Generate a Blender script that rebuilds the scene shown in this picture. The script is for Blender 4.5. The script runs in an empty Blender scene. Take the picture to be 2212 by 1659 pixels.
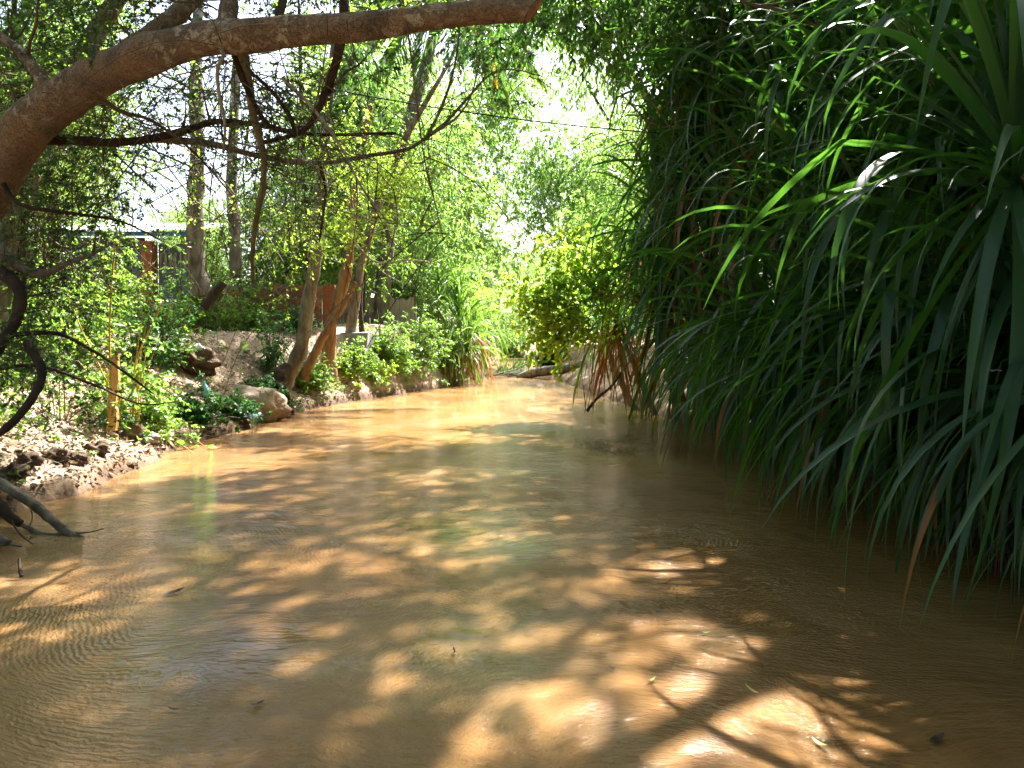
import bpy, math
import numpy as np
from mathutils import Vector

# ------------------------------------------------------------------ camera, sky, sun, exposure
FPX, CXP, HZP, CAMZ = 1639.5, 1106.0, 735.0, 1.5
SC = bpy.context.scene
COL = SC.collection
cam = bpy.data.cameras.new("camera")
cam.sensor_width = 36.0
cam.lens = 36.0 * FPX / 2212.0
cam.shift_y = -94.5 / 2212.0
cam.clip_end = 2000.0
cam.clip_start = 0.05
cam_ob = bpy.data.objects.new("camera", cam)
cam_ob.location = (0, 0, CAMZ)
cam_ob.rotation_euler = (math.radians(90), 0, 0)
COL.objects.link(cam_ob)
SC.camera = cam_ob

SUN_AZ, SUN_EL = 25.0, 52.0            # degrees clockwise from the view axis, above the horizon
sx = math.sin(math.radians(SUN_AZ)) * math.cos(math.radians(SUN_EL))
sy = math.cos(math.radians(SUN_AZ)) * math.cos(math.radians(SUN_EL))
sz = math.sin(math.radians(SUN_EL))
world = bpy.data.worlds.new("World")
SC.world = world
world.use_nodes = True
wn = world.node_tree
wn.nodes.clear()
sky = wn.nodes.new("ShaderNodeTexSky")
sky.sky_type = 'NISHITA'
sky.sun_disc = False
sky.sun_elevation = math.radians(SUN_EL)
sky.sun_rotation = math.radians(SUN_AZ)
sky.air_density = 1.0
sky.dust_density = 4.0
bg = wn.nodes.new("ShaderNodeBackground")
bg.inputs["Strength"].default_value = 0.08
wo = wn.nodes.new("ShaderNodeOutputWorld")
wn.links.new(sky.outputs[0], bg.inputs[0])
wn.links.new(bg.outputs[0], wo.inputs[0])
sun = bpy.data.lights.new("sun", 'SUN')
sun.energy = 5.0
sun.angle = math.radians(0.8)
sun.color = (1.0, 0.965, 0.91)
sun_ob = bpy.data.objects.new("sun", sun)
sun_ob.rotation_euler = Vector((sx, sy, sz)).to_track_quat('Z', 'Y').to_euler()
sun_ob.location = (8, 20, 30)
COL.objects.link(sun_ob)
SC.view_settings.view_transform = 'Standard'
SC.view_settings.look = 'None'
SC.view_settings.gamma = 1.0
SC.view_settings.use_curve_mapping = False
SC.view_settings.exposure = 2.85
cy = SC.cycles
cy.max_bounces = 7
cy.diffuse_bounces = 4
cy.glossy_bounces = 3
cy.transmission_bounces = 3
cy.transparent_max_bounces = 4
cy.caustics_reflective = False
cy.caustics_refractive = False
cy.sample_clamp_indirect = 6.0
cy.use_denoising = True
cy.denoiser = 'OPENIMAGEDENOISE'
cy.use_adaptive_sampling = True
cy.adaptive_threshold = 0.02

R = np.random.default_rng(11)
UP = np.array([0.0, 0.0, 1.0])


def W(px, py, d):
    """a point of the place, seen at (px, py) of the 2212 px wide photograph, d metres ahead"""
    return np.array([(px - CXP) / FPX * d, d, CAMZ - (py - HZP) / FPX * d])


def pix(P):
    y = np.maximum(P[:, 1], 0.05)
    return CXP + FPX * P[:, 0] / y, HZP - FPX * (P[:, 2] - CAMZ) / y


def ground_shadow(P):
    k = P[:, 2] / sz
    return P[:, 0] - sx * k, P[:, 1] - sy * k


def wob(x, y, s=1.0, ph=0.0):
    """smooth irregular field, about -1..1"""
    x = x * s + ph; y = y * s - ph * 0.7
    return (np.sin(x * 1.3 + 1.7 * np.sin(y * 0.9 + ph)) + np.sin(y * 1.7 + 1.3 * np.sin(x * 1.1 - ph)) +
            0.6 * np.sin(x * 3.1 + y * 2.3 + ph) + 0.5 * np.sin(y * 4.3 - x * 2.9)) / 3.1


# ------------------------------------------------------------------ materials
def new_mat(name):
    m = bpy.data.materials.new(name)
    m.use_nodes = True
    nt = m.node_tree
    return m, nt, nt.nodes["Principled BSDF"]


def N(nt, t, **kw):
    n = nt.nodes.new(t)
    for k, v in kw.items():
        if k in n.inputs:
            n.inputs[k].default_value = v
        else:
            setattr(n, k, v)
    return n


def ramp(nt, fac, stops):
    r = nt.nodes.new("ShaderNodeValToRGB")
    el = r.color_ramp.elements
    while len(el) > 1:
        el.remove(el[-1])
    el[0].position = stops[0][0]; el[0].color = (*stops[0][1], 1)
    for p, c in stops[1:]:
        e = el.new(p); e.color = (*c, 1)
    nt.links.new(fac, r.inputs[0])
    return r.outputs[0]


def leaf_mat(name, cols, trans, mix=0.45, rough=0.42, spec=0.35, nscale=0.6):
    """cols: three leaf colours spread by leaf and by clump; trans: colour of the light that comes through"""
    m, nt, b = new_mat(name)
    g = N(nt, "ShaderNodeNewGeometry")
    tc = N(nt, "ShaderNodeTexCoord")
    no = N(nt, "ShaderNodeTexNoise", Scale=nscale, Detail=2.0)
    nt.links.new(tc.outputs["Object"], no.inputs["Vector"])
    ad = N(nt, "ShaderNodeMath", operation='MULTIPLY_ADD')
    ad.inputs[1].default_value = 0.55
    nt.links.new(g.outputs["Random Per Island"], ad.inputs[0])
    sb = N(nt, "ShaderNodeMath", operation='SUBTRACT'); sb.inputs[1].default_value = 0.28
    nt.links.new(no.outputs[0], sb.inputs[0])
    nt.links.new(sb.outputs[0], ad.inputs[2])
    c = ramp(nt, ad.outputs[0], [(0.1, cols[0]), (0.45, cols[1]), (0.8, cols[2])])
    nt.links.new(c, b.inputs["Base Color"])
    b.inputs["Roughness"].default_value = rough
    b.inputs["Specular IOR Level"].default_value = spec
    tr = N(nt, "ShaderNodeBsdfTranslucent")
    mx = N(nt, "ShaderNodeMix", data_type='RGBA', blend_type='MULTIPLY')
    mx.inputs[0].default_value = 0.0
    t2 = ramp(nt, ad.outputs[0], [(0.1, tuple(v * 0.65 for v in trans)), (0.8, tuple(min(1, v * 1.3) for v in trans))])
    nt.links.new(t2, tr.inputs["Color"])
    ms = N(nt, "ShaderNodeMixShader"); ms.inputs[0].default_value = mix
    nt.links.new(b.outputs[0], ms.inputs[1]); nt.links.new(tr.outputs[0], ms.inputs[2])
    nt.links.new(ms.outputs[0], nt.nodes["Material Output"].inputs[0])
    nt.nodes.remove(mx)
    return m


def rough_mat(name, stops, scale=4.0, detail=6.0, rough=0.85, bump=0.3, bscale=None, stretch=None, spec=0.2, dist=0.02):
    m, nt, b = new_mat(name)
    tc = N(nt, "ShaderNodeTexCoord")
    vec = tc.outputs["Object"]
    if stretch:
        mp = N(nt, "ShaderNodeMapping"); mp.inputs["Scale"].default_value = stretch
        nt.links.new(vec, mp.inputs[0]); vec = mp.outputs[0]
    no = N(nt, "ShaderNodeTexNoise", Scale=scale, Detail=detail, Roughness=0.62)
    nt.links.new(vec, no.inputs["Vector"])
    nt.links.new(ramp(nt, no.outputs[0], stops), b.inputs["Base Color"])
    b.inputs["Roughness"].default_value = rough
    b.inputs["Specular IOR Level"].default_value = spec
    n2 = N(nt, "ShaderNodeTexNoise", Scale=bscale or scale * 4, Detail=5.0, Roughness=0.7)
    nt.links.new(vec, n2.inputs["Vector"])
    bp = N(nt, "ShaderNodeBump", Strength=bump, Distance=dist)
    nt.links.new(n2.outputs[0], bp.inputs["Height"])
    nt.links.new(bp.outputs[0], b.inputs["Normal"])
    return m


M = {}
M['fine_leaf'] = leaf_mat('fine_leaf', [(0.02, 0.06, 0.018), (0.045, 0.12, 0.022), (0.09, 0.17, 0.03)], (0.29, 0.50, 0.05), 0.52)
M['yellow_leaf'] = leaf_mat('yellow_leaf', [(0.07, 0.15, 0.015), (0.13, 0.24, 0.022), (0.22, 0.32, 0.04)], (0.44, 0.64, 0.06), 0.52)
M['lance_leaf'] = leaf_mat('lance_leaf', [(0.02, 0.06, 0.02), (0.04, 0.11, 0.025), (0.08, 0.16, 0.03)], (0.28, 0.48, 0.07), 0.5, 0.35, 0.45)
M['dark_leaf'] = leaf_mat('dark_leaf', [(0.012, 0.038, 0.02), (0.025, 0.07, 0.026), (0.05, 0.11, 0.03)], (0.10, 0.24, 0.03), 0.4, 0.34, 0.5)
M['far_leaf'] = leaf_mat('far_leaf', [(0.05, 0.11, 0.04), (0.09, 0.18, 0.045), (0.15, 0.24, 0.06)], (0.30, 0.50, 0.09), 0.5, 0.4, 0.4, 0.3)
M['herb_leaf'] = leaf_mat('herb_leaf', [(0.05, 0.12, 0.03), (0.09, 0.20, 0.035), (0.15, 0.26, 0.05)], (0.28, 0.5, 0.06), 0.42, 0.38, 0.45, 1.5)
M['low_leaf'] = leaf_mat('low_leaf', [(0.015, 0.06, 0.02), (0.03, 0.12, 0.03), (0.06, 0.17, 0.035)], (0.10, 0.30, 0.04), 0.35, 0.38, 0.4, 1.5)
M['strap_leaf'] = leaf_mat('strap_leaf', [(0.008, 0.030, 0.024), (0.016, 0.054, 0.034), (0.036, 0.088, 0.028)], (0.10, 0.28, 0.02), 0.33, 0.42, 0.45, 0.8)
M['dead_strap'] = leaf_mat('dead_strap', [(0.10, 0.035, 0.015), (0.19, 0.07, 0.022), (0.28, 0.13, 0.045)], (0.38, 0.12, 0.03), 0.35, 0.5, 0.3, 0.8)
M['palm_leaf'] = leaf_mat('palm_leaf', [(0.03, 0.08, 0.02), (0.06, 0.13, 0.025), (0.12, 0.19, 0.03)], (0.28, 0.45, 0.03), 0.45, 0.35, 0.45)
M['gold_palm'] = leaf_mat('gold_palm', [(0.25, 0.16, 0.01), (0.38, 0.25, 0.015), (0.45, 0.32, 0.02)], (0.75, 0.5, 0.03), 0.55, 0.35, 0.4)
M['litter'] = leaf_mat('litter', [(0.12, 0.07, 0.045), (0.30, 0.21, 0.14), (0.46, 0.36, 0.26)], (0.2, 0.12, 0.05), 0.2, 0.7, 0.2, 2.0)
M['bark_red'] = rough_mat('bark_red', [(0.30, (0.04, 0.03, 0.022)), (0.42, (0.10, 0.07, 0.05)), (0.52, (0.17, 0.105, 0.07)), (0.565, (0.19, 0.12, 0.08)), (0.60, (0.34, 0.29, 0.235)), (0.66, (0.14, 0.10, 0.075)), (0.74, (0.30, 0.26, 0.21))], 9.0, 8.0, 0.85, 0.8, 16.0, (1, 1, 1), 0.2, 0.04)
def bough_bark():
    m, nt, b = new_mat('bough_bark'); L = nt.links.new
    tc = N(nt, "ShaderNodeTexCoord")
    def nz(sc, det, dist=0.0):
        q = N(nt, "ShaderNodeTexNoise", Scale=sc, Detail=det, Roughness=0.65, Distortion=dist); L(tc.outputs["Object"], q.inputs["Vector"]); return q.outputs[0]
    base = ramp(nt, nz(2.6, 6.0, .6), [(0.32, (0.09, 0.07, 0.052)), (0.46, (0.19, 0.135, 0.095)), (0.6, (0.27, 0.175, 0.11)), (0.75, (0.17, 0.14, 0.108))])
    lich = ramp(nt, nz(13.0, 5.0, .4), [(0.52, (0, 0, 0)), (0.57, (1, 1, 1))])
    big = ramp(nt, nz(1.7, 2.0), [(0.42, (0, 0, 0)), (0.56, (1, 1, 1))])
    mk = N(nt, "ShaderNodeMix", data_type='RGBA', blend_type='MULTIPLY'); mk.inputs[0].default_value = 1.0
    L(lich, mk.inputs[6]); L(big, mk.inputs[7])
    mx = N(nt, "ShaderNodeMix", data_type='RGBA'); L(mk.outputs[2], mx.inputs[0]); L(base, mx.inputs[6]); mx.inputs[7].default_value = (0.42, 0.36, 0.29, 1)
    vo = N(nt, "ShaderNodeTexVoronoi", Scale=27.0, feature='DISTANCE_TO_EDGE')
    wq = N(nt, "ShaderNodeTexNoise", Scale=6.0, Detail=4.0); L(tc.outputs["Object"], wq.inputs["Vector"])
    va = N(nt, "ShaderNodeVectorMath", operation='MULTIPLY_ADD'); va.inputs[1].default_value = (.25, .25, .25); L(wq.outputs["Color"], va.inputs[0]); L(tc.outputs["Object"], va.inputs[2]); L(va.outputs[0], vo.inputs["Vector"])
    cr = ramp(nt, vo.outputs["Distance"], [(0.0, (0.35, 0.3, 0.27)), (0.05, (1, 1, 1))])
    fn = ramp(nt, nz(55.0, 4.0), [(0.3, (0.55, 0.52, 0.5)), (0.6, (1, 1, 1))])
    m1 = N(nt, "ShaderNodeMix", data_type='RGBA', blend_type='MULTIPLY'); m1.inputs[0].default_value = .28; L(mx.outputs[2], m1.inputs[6]); L(cr, m1.inputs[7])
    m2 = N(nt, "ShaderNodeMix", data_type='RGBA', blend_type='MULTIPLY'); m2.inputs[0].default_value = .9; L(m1.outputs[2], m2.inputs[6]); L(fn, m2.inputs[7])
    L(m2.outputs[2], b.inputs["Base Color"]); b.inputs["Roughness"].default_value = .9; b.inputs["Specular IOR Level"].default_value = .2
    hs = N(nt, "ShaderNodeMath", operation='MULTIPLY_ADD'); hs.inputs[1].default_value = .5; L(nz(38.0, 5.0), hs.inputs[0]); L(cr, hs.inputs[2])
    bp = N(nt, "ShaderNodeBump", Strength=.9, Distance=.012); L(hs.outputs[0], bp.inputs["Height"]); L(bp.outputs[0], b.inputs["Normal"])
    return m


M['bark_red'] = bough_bark()
M['bark_grey'] = rough_mat('bark_grey', [(0.3, (0.06, 0.05, 0.04)), (0.5, (0.17, 0.14, 0.11)), (0.7, (0.30, 0.26, 0.21))], 6.0, 7.0, 0.9, 0.8, 20.0, (1, 1, 0.35), 0.2, 0.03)
M['bark_orange'] = rough_mat('bark_orange', [(0.3, (0.08, 0.05, 0.03)), (0.48, (0.24, 0.13, 0.06)), (0.7, (0.36, 0.22, 0.10))], 5.0, 7.0, 0.85, 0.8, 18.0, (1, 1, 0.4), 0.2, 0.03)
M['bark_dark'] = rough_mat('bark_dark', [(0.3, (0.02, 0.014, 0.01)), (0.6, (0.06, 0.04, 0.028)), (0.8, (0.11, 0.08, 0.05))], 6.0, 6.0, 0.9, 0.6, 22.0)
M['twig'] = rough_mat('twig', [(0.3, (0.06, 0.04, 0.025)), (0.6, (0.15, 0.11, 0.07)), (0.8, (0.24, 0.20, 0.15))], 3.0, 3.0, 0.85, 0.2)
M['pale_stick'] = rough_mat('pale_stick', [(0.3, (0.16, 0.13, 0.10)), (0.6, (0.33, 0.29, 0.24)), (0.8, (0.45, 0.42, 0.36))], 5.0, 4.0, 0.85, 0.4)
M['green_stem'] = rough_mat('green_stem', [(0.3, (0.10, 0.12, 0.05)), (0.6, (0.20, 0.17, 0.10)), (0.8, (0.27, 0.22, 0.14))], 5.0, 4.0, 0.8, 0.4)
M['yellow_cane'] = rough_mat('yellow_cane', [(0.3, (0.40, 0.22, 0.04)), (0.7, (0.60, 0.38, 0.08))], 5.0, 4.0, 0.5, 0.2)
M['stake'] = rough_mat('stake', [(0.3, (0.38, 0.19, 0.05)), (0.55, (0.52, 0.30, 0.09)), (0.75, (0.60, 0.40, 0.15))], 4.0, 6.0, 0.75, 0.3, 30, (6, 6, 1))
M['cut_wood'] = rough_mat('cut_wood', [(0.3, (0.22, 0.09, 0.05)), (0.6, (0.42, 0.22, 0.12)), (0.8, (0.5, 0.33, 0.2))], 14.0, 4.0, 0.9, 0.6)
M['brick'] = rough_mat('brick', [(0.3, (0.17, 0.055, 0.03)), (0.5, (0.36, 0.12, 0.06)), (0.72, (0.46, 0.19, 0.10))], 7.0, 7.0, 0.9, 0.5)
M['brick_dark'] = rough_mat('brick_dark', [(0.3, (0.10, 0.045, 0.03)), (0.5, (0.22, 0.09, 0.055)), (0.72, (0.27, 0.17, 0.11))], 7.0, 7.0, 0.9, 0.5)
M['mortar'] = rough_mat('mortar', [(0.3, (0.16, 0.13, 0.11)), (0.7, (0.32, 0.27, 0.22))], 9.0, 6.0, 0.95, 0.6)
M['concrete'] = rough_mat('concrete', [(0.3, (0.13, 0.14, 0.14)), (0.55, (0.27, 0.27, 0.26)), (0.75, (0.36, 0.34, 0.31))], 5.0, 7.0, 0.9, 0.5)
M['board'] = rough_mat('board', [(0.3, (0.20, 0.16, 0.12)), (0.55, (0.36, 0.30, 0.23)), (0.75, (0.46, 0.40, 0.32))], 3.0, 6.0, 0.85, 0.4, 20, (5, 5, 0.6))
M['rust_sheet'] = rough_mat('rust_sheet', [(0.3, (0.20, 0.09, 0.05)), (0.7, (0.42, 0.24, 0.14))], 4.0, 5.0, 0.8, 0.3)
M['blue_wall'] = rough_mat('blue_wall', [(0.3, (0.07, 0.09, 0.13)), (0.55, (0.12, 0.16, 0.22)), (0.75, (0.16, 0.20, 0.27))], 2.0, 7.0, 0.85, 0.3)
M['roof_metal'] = rough_mat('roof_metal', [(0.3, (0.45, 0.52, 0.60)), (0.7, (0.62, 0.67, 0.73))], 1.5, 4.0, 0.35, 0.1, None, None, 0.6)
M['blue_trim'] = rough_mat('blue_trim', [(0.3, (0.03, 0.12, 0.30)), (0.7, (0.05, 0.20, 0.42))], 3.0, 3.0, 0.6, 0.1)
M['rock'] = rough_mat('rock', [(0.3, (0.17, 0.12, 0.09)), (0.5, (0.33, 0.25, 0.19)), (0.7, (0.46, 0.37, 0.29))], 3.0, 8.0, 0.92, 0.7, 14, None, 0.2, 0.06)
M['soil'] = rough_mat('soil', [(0.3, (0.05, 0.034, 0.024)), (0.5, (0.12, 0.08, 0.055)), (0.7, (0.22, 0.16, 0.11))], 5.0, 8.0, 0.95, 0.9, 24, None, 0.15, 0.05)
M['plastic_white'] = rough_mat('plastic_white', [(0.3, (0.5, 0.5, 0.5)), (0.7, (0.78, 0.78, 0.78))], 4.0, 4.0, 0.4, 0.4, None, None, 0.5)
M['plastic_cyan'] = rough_mat('plastic_cyan', [(0.3, (0.12, 0.40, 0.48)), (0.7, (0.25, 0.60, 0.66))], 4.0, 3.0, 0.35, 0.3, None, None, 0.5)
M['plastic_blue'] = rough_mat('plastic_blue', [(0.3, (0.10, 0.17, 0.25)), (0.7, (0.20, 0.30, 0.40))], 4.0, 3.0, 0.45, 0.3, None, None, 0.5)
M['plastic_orange'] = rough_mat('plastic_orange', [(0.3, (0.6, 0.10, 0.02)), (0.7, (0.75, 0.18, 0.04))], 4.0, 3.0, 0.4, 0.3, None, None, 0.5)
M['black_cable'] = rough_mat('black_cable', [(0.3, (0.012, 0.012, 0.012)), (0.7, (0.03, 0.03, 0.03))], 4.0, 2.0, 0.5, 0.0)
M['wet_leaf'] = rough_mat('wet_leaf', [(0.3, (0.02, 0.012, 0.008)), (0.7, (0.06, 0.035, 0.02))], 9.0, 2.0, 0.3, 0.2)
M['fresh_leaf'] = rough_mat('fresh_leaf', [(0.3, (0.14, 0.26, 0.03)), (0.7, (0.28, 0.38, 0.06))], 9.0, 2.0, 0.4, 0.2)
M['ochre_leaf'] = rough_mat('ochre_leaf', [(0.3, (0.42, 0.26, 0.06)), (0.7, (0.6, 0.42, 0.12))], 9.0, 2.0, 0.4, 0.2)


def ground_material():
    m, nt, b = new_mat('bank_soil')
    tc = N(nt, "ShaderNodeTexCoord")
    n1 = N(nt, "ShaderNodeTexNoise", Scale=0.9, Detail=8.0, Roughness=0.65)
    n2 = N(nt, "ShaderNodeTexNoise", Scale=14.0, Detail=7.0, Roughness=0.7)
    for n in (n1, n2):
        nt.links.new(tc.outputs["Object"], n.inputs["Vector"])
    a = ramp(nt, n1.outputs[0], [(0.32, (0.22, 0.155, 0.11)), (0.5, (0.38, 0.28, 0.20)), (0.68, (0.52, 0.41, 0.31))])
    d = ramp(nt, n2.outputs[0], [(0.3, (0.35, 0.33, 0.3)), (0.5, (0.9, 0.88, 0.85)), (0.7, (1.0, 1.0, 1.0))])
    mx = N(nt, "ShaderNodeMix", data_type='RGBA', blend_type='MULTIPLY')
    mx.inputs[0].default_value = 1.0
    nt.links.new(a, mx.inputs[6]); nt.links.new(d, mx.inputs[7])
    sp = N(nt, "ShaderNodeSeparateXYZ"); nt.links.new(tc.outputs["Object"], sp.inputs[0])
    ja = N(nt, "ShaderNodeMath", operation='MULTIPLY_ADD'); ja.inputs[1].default_value = 0.16; nt.links.new(n1.outputs[0], ja.inputs[0])
    nt.links.new(sp.outputs[2], ja.inputs[2])
    wet = ramp(nt, ja.outputs[0], [(0.08, (0.30, 0.26, 0.24)), (0.20, (0.55, 0.5, 0.46)), (0.30, (1, 1, 1))])
    mw = N(nt, "ShaderNodeMix", data_type='RGBA', blend_type='MULTIPLY'); mw.inputs[0].default_value = 1.0
    nt.links.new(mx.outputs[2], mw.inputs[6]); nt.links.new(wet, mw.inputs[7])
    nt.links.new(mw.outputs[2], b.inputs["Base Color"])
    b.inputs["Roughness"].default_value = 0.95
    b.inputs["Specular IOR Level"].default_value = 0.15
    bp = N(nt, "ShaderNodeBump", Strength=0.9, Distance=0.04)
    nt.links.new(n2.outputs[0], bp.inputs["Height"]); nt.links.new(bp.outputs[0], b.inputs["Normal"])
    return m


def water_material():
    m, nt, b = new_mat('silty_water')
    L = nt.links.new
    tc = N(nt, "ShaderNodeTexCoord")
    P = tc.outputs["Object"]
    # silt colour, drifting along the stream
    mp = N(nt, "ShaderNodeMapping"); mp.inputs["Scale"].default_value = (1.0, 0.45, 1.0)
    L(P, mp.inputs[0])
    ns = N(nt, "ShaderNodeTexNoise", Scale=0.8, Detail=5.0, Roughness=0.6, Distortion=0.8)
    L(mp.outputs[0], ns.inputs["Vector"])
    L(ramp(nt, ns.outputs[0], [(0.3, (0.155, 0.080, 0.029)), (0.5, (0.225, 0.122, 0.047)), (0.7, (0.305, 0.182, 0.082))]), b.inputs["Base Color"])
    b.inputs["Roughness"].default_value = 0.03
    b.inputs["IOR"].default_value = 1.333
    b.inputs["Subsurface Weight"].default_value = 0.8
    b.inputs["Subsurface Radius"].default_value = (0.9, 0.6, 0.3)
    b.inputs["Subsurface Scale"].default_value = 0.11
    b.inputs["Specular IOR Level"].default_value = 0.5
    # ripples: capillary trains in patches + flow wrinkles + slow swell
    warp = N(nt, "ShaderNodeTexNoise", Scale=0.55, Detail=2.0)
    L(P, warp.inputs["Vector"])
    wm = N(nt, "ShaderNodeVectorMath", operation='MULTIPLY_ADD')
    wm.inputs[1].default_value = (1.1, 1.1, 0.0)
    L(warp.outputs["Color"], wm.inputs[0]); L(P, wm.inputs[2])

    def waves(rot, scale, dist):
        mm = N(nt, "ShaderNodeMapping"); mm.inputs["Rotation"].default_value = (0, 0, math.radians(rot))
        L(wm.outputs[0], mm.inputs[0])
        w = N(nt, "ShaderNodeTexWave", wave_type='BANDS', bands_direction='Y', Scale=scale, Distortion=dist, Detail=2.0)
        w.inputs["Detail Scale"].default_value = 2.2
        L(mm.outputs[0], w.inputs["Vector"])
        return w.outputs["Fac"]

    def mask(scale, lo, hi, off):
        mm = N(nt, "ShaderNodeMapping"); mm.inputs["Location"].default_value = (off, off * 1.7, 0)
        L(P, mm.inputs[0])
        q = N(nt, "ShaderNodeTexNoise", Scale=scale, Detail=3.0)
        L(mm.outputs[0], q.inputs["Vector"])
        r = N(nt, "ShaderNodeMapRange")
        r.inputs["From Min"].default_value = lo; r.inputs["From Max"].default_value = hi
        L(q.outputs[0], r.inputs["Value"])
        return r.outputs[0]

    def mul(a, c):
        q = N(nt, "ShaderNodeMath", operation='MULTIPLY')
        L(a, q.inputs[0])
        if isinstance(c, float):
            q.inputs[1].default_value = c
        else:
            L(c, q.inputs[1])
        return q.outputs[0]

    def add(a, c):
        q = N(nt, "ShaderNodeMath", operation='ADD')
        L(a, q.inputs[0]); L(c, q.inputs[1])
        return q.outputs[0]

    def noise(scale, det, stretch, rot=0.0, off=0.0):
        mm = N(nt, "ShaderNodeMapping")
        mm.inputs["Scale"].default_value = stretch
        mm.inputs["Rotation"].default_value = (0, 0, math.radians(rot))
        mm.inputs["Location"].default_value = (off, off, 0)
        L(wm.outputs[0], mm.inputs[0])
        q = N(nt, "ShaderNodeTexNoise", Scale=scale, Detail=det, Roughness=0.55)
        L(mm.outputs[0], q.inputs["Vector"])
        return q.outputs[0]

    h = mul(mul(waves(12, 8.0, 6.0), mask(0.7, 0.47, 0.60, 3.1)), 0.0025)
    h = add(h, mul(mul(waves(-35, 10.0, 4.5), mask(0.6, 0.47, 0.60, 9.4)), 0.0024))
    h = add(h, mul(mul(waves(62, 9.0, 4.2), mask(0.5, 0.54, 0.64, 17.0)), 0.0020))
    h = add(h, mul(noise(9.0, 3.0, (0.6, 1.5, 1)), 0.013))
    h = add(h, mul(mul(noise(30.0, 3.0, (0.7, 1.4, 1), 20.0, 4.0), mask(0.9, 0.38, 0.6, 5.5)), 0.0075))
    def site(x, y, rx, ry):
        mm = N(nt, "ShaderNodeMapping", vector_type='TEXTURE'); mm.inputs["Location"].default_value = (x, y, 0); mm.inputs["Scale"].default_value = (rx, ry, 1)
        L(P, mm.inputs[0])
        gq = N(nt, "ShaderNodeTexGradient", gradient_type='SPHERICAL'); L(mm.outputs[0], gq.inputs[0])
        return gq.outputs["Fac"]

    riffle = add(mul(site(1.55, 4.7, 1.7, 1.1), 1.0), add(mul(site(-1.5, 4.2, .9, 1.5), .35), mul(site(0.2, 8.0, 3.2, 3.0), .7)))
    h = add(h, mul(mul(noise(21.0, 2.0, (0.8, 1.4, 1), 10.0, 6.0), riffle), 0.018))
    h = add(h, mul(mul(noise(55.0, 2.0, (0.8, 1.3, 1), 35.0, 2.0), mask(0.8, 0.36, 0.6, 21.0)), 0.0075))
    h = add(h, mul(noise(2.2, 2.0, (0.8, 1.2, 1), 0.0, 8.0), 0.022))
    bp = N(nt, "ShaderNodeBump", Strength=1.0, Distance=1.4)
    L(h, bp.inputs["Height"]); L(bp.outputs[0], b.inputs["Normal"])
    return m


M['ground'] = ground_material()
M['water'] = water_material()


# ------------------------------------------------------------------ mesh helpers
class Geo:
    def __init__(self):
        self.V = []; self.F = []; self.MI = []; self.n = 0

    def add(self, V, F, mi=0):
        """F: (m,3) or (m,4) int array"""
        V = np.asarray(V, float).reshape(-1, 3); F = np.asarray(F, np.int64)
        if len(F) == 0:
            return
        self.V.append(V); self.F.append(F + self.n); self.MI.append(np.full(len(F), mi, np.int32)); self.n += len(V)

    def mesh(self, name, mats, smooth=True):
        me = bpy.data.meshes.new(name)
        if self.V:
            V = np.concatenate(self.V)
            me.vertices.add(len(V)); me.vertices.foreach_set('co', V.astype(np.float32).ravel())
            sizes = np.concatenate([np.full(len(f), f.shape[1], np.int64) for f in self.F])
            loops = np.concatenate([f.ravel() for f in self.F])
            starts = np.concatenate([[0], np.cumsum(sizes)[:-1]])
            me.loops.add(len(loops)); me.loops.foreach_set('vertex_index', loops.astype(np.int32))
            me.polygons.add(len(sizes)); me.polygons.foreach_set('loop_start', starts.astype(np.int32))
            me.polygons.foreach_set('loop_total', sizes.astype(np.int32))
            me.polygons.foreach_set('material_index', np.concatenate(self.MI))
            me.polygons.foreach_set('use_smooth', np.full(len(sizes), smooth, bool))
        for m in (mats if isinstance(mats, (list, tuple)) else [mats]):
            me.materials.append(m)
        me.update(calc_edges=True)
        return me


def link(name, me, parent=None, loc=None):
    o = bpy.data.objects.new(name, me)
    COL.objects.link(o)
    if parent is not None:
        o.parent = parent
    if loc is not None:
        o.location = loc
    return o


def tag(o, label=None, cat=None, group=None, kind=None):
    if label: o['label'] = label
    if cat: o['category'] = cat
    if group: o['group'] = group
    if kind: o['kind'] = kind
    return o


def thing(name, label, cat, loc, group=None):
    o = link(name, None, None, tuple(loc))
    o.empty_display_size = 0.2
    return tag(o, label, cat, group)


def part(name, geo, mats, root, kind=None, smooth=True, label=None):
    """geometry given in world coordinates, hung under root"""
    me = geo.mesh(name, mats, smooth)
    o = link(name, me, root)
    if root is not None:
        o.location = tuple(-np.array(root.location)) if root.parent is None else (0, 0, 0)
    if kind: o['kind'] = kind
    if label: o['label'] = label
    return o


def tubes(P, Rd, sides=3, flat=0.0):
    """P (n,k,3), Rd (n,k): n tubes at once"""
    P = np.asarray(P, float); Rd = np.asarray(Rd, float)
    n, k = P.shape[:2]
    T = np.gradient(P, axis=1)
    T /= np.linalg.norm(T, axis=2, keepdims=True) + 1e-9
    chord = P[:, -1] - P[:, 0]
    chord /= np.linalg.norm(chord, axis=1, keepdims=True) + 1e-9
    ref = np.where(np.abs(chord[:, 2:3]) > 0.75, np.array([[1.0, 0.2, 0.0]]), np.array([[0.0, 0.0, 1.0]]))[:, None, :]
    A = np.cross(T, ref); A /= np.linalg.norm(A, axis=2, keepdims=True) + 1e-9
    B = np.cross(T, A)
    a = np.arange(sides) * 2 * np.pi / sides
    V = P[:, :, None, :] + Rd[:, :, None, None] * (np.cos(a)[None, None, :, None] * A[:, :, None, :] + np.sin(a)[None, None, :, None] * B[:, :, None, :])
    idx = np.arange(n * k * sides).reshape(n, k, sides)
    nx = np.roll(idx, -1, axis=2)
    F = np.stack([idx[:, :-1], nx[:, :-1], nx[:, 1:], idx[:, 1:]], axis=-1).reshape(-1, 4)
    return V.reshape(-1, 3), F


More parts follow.
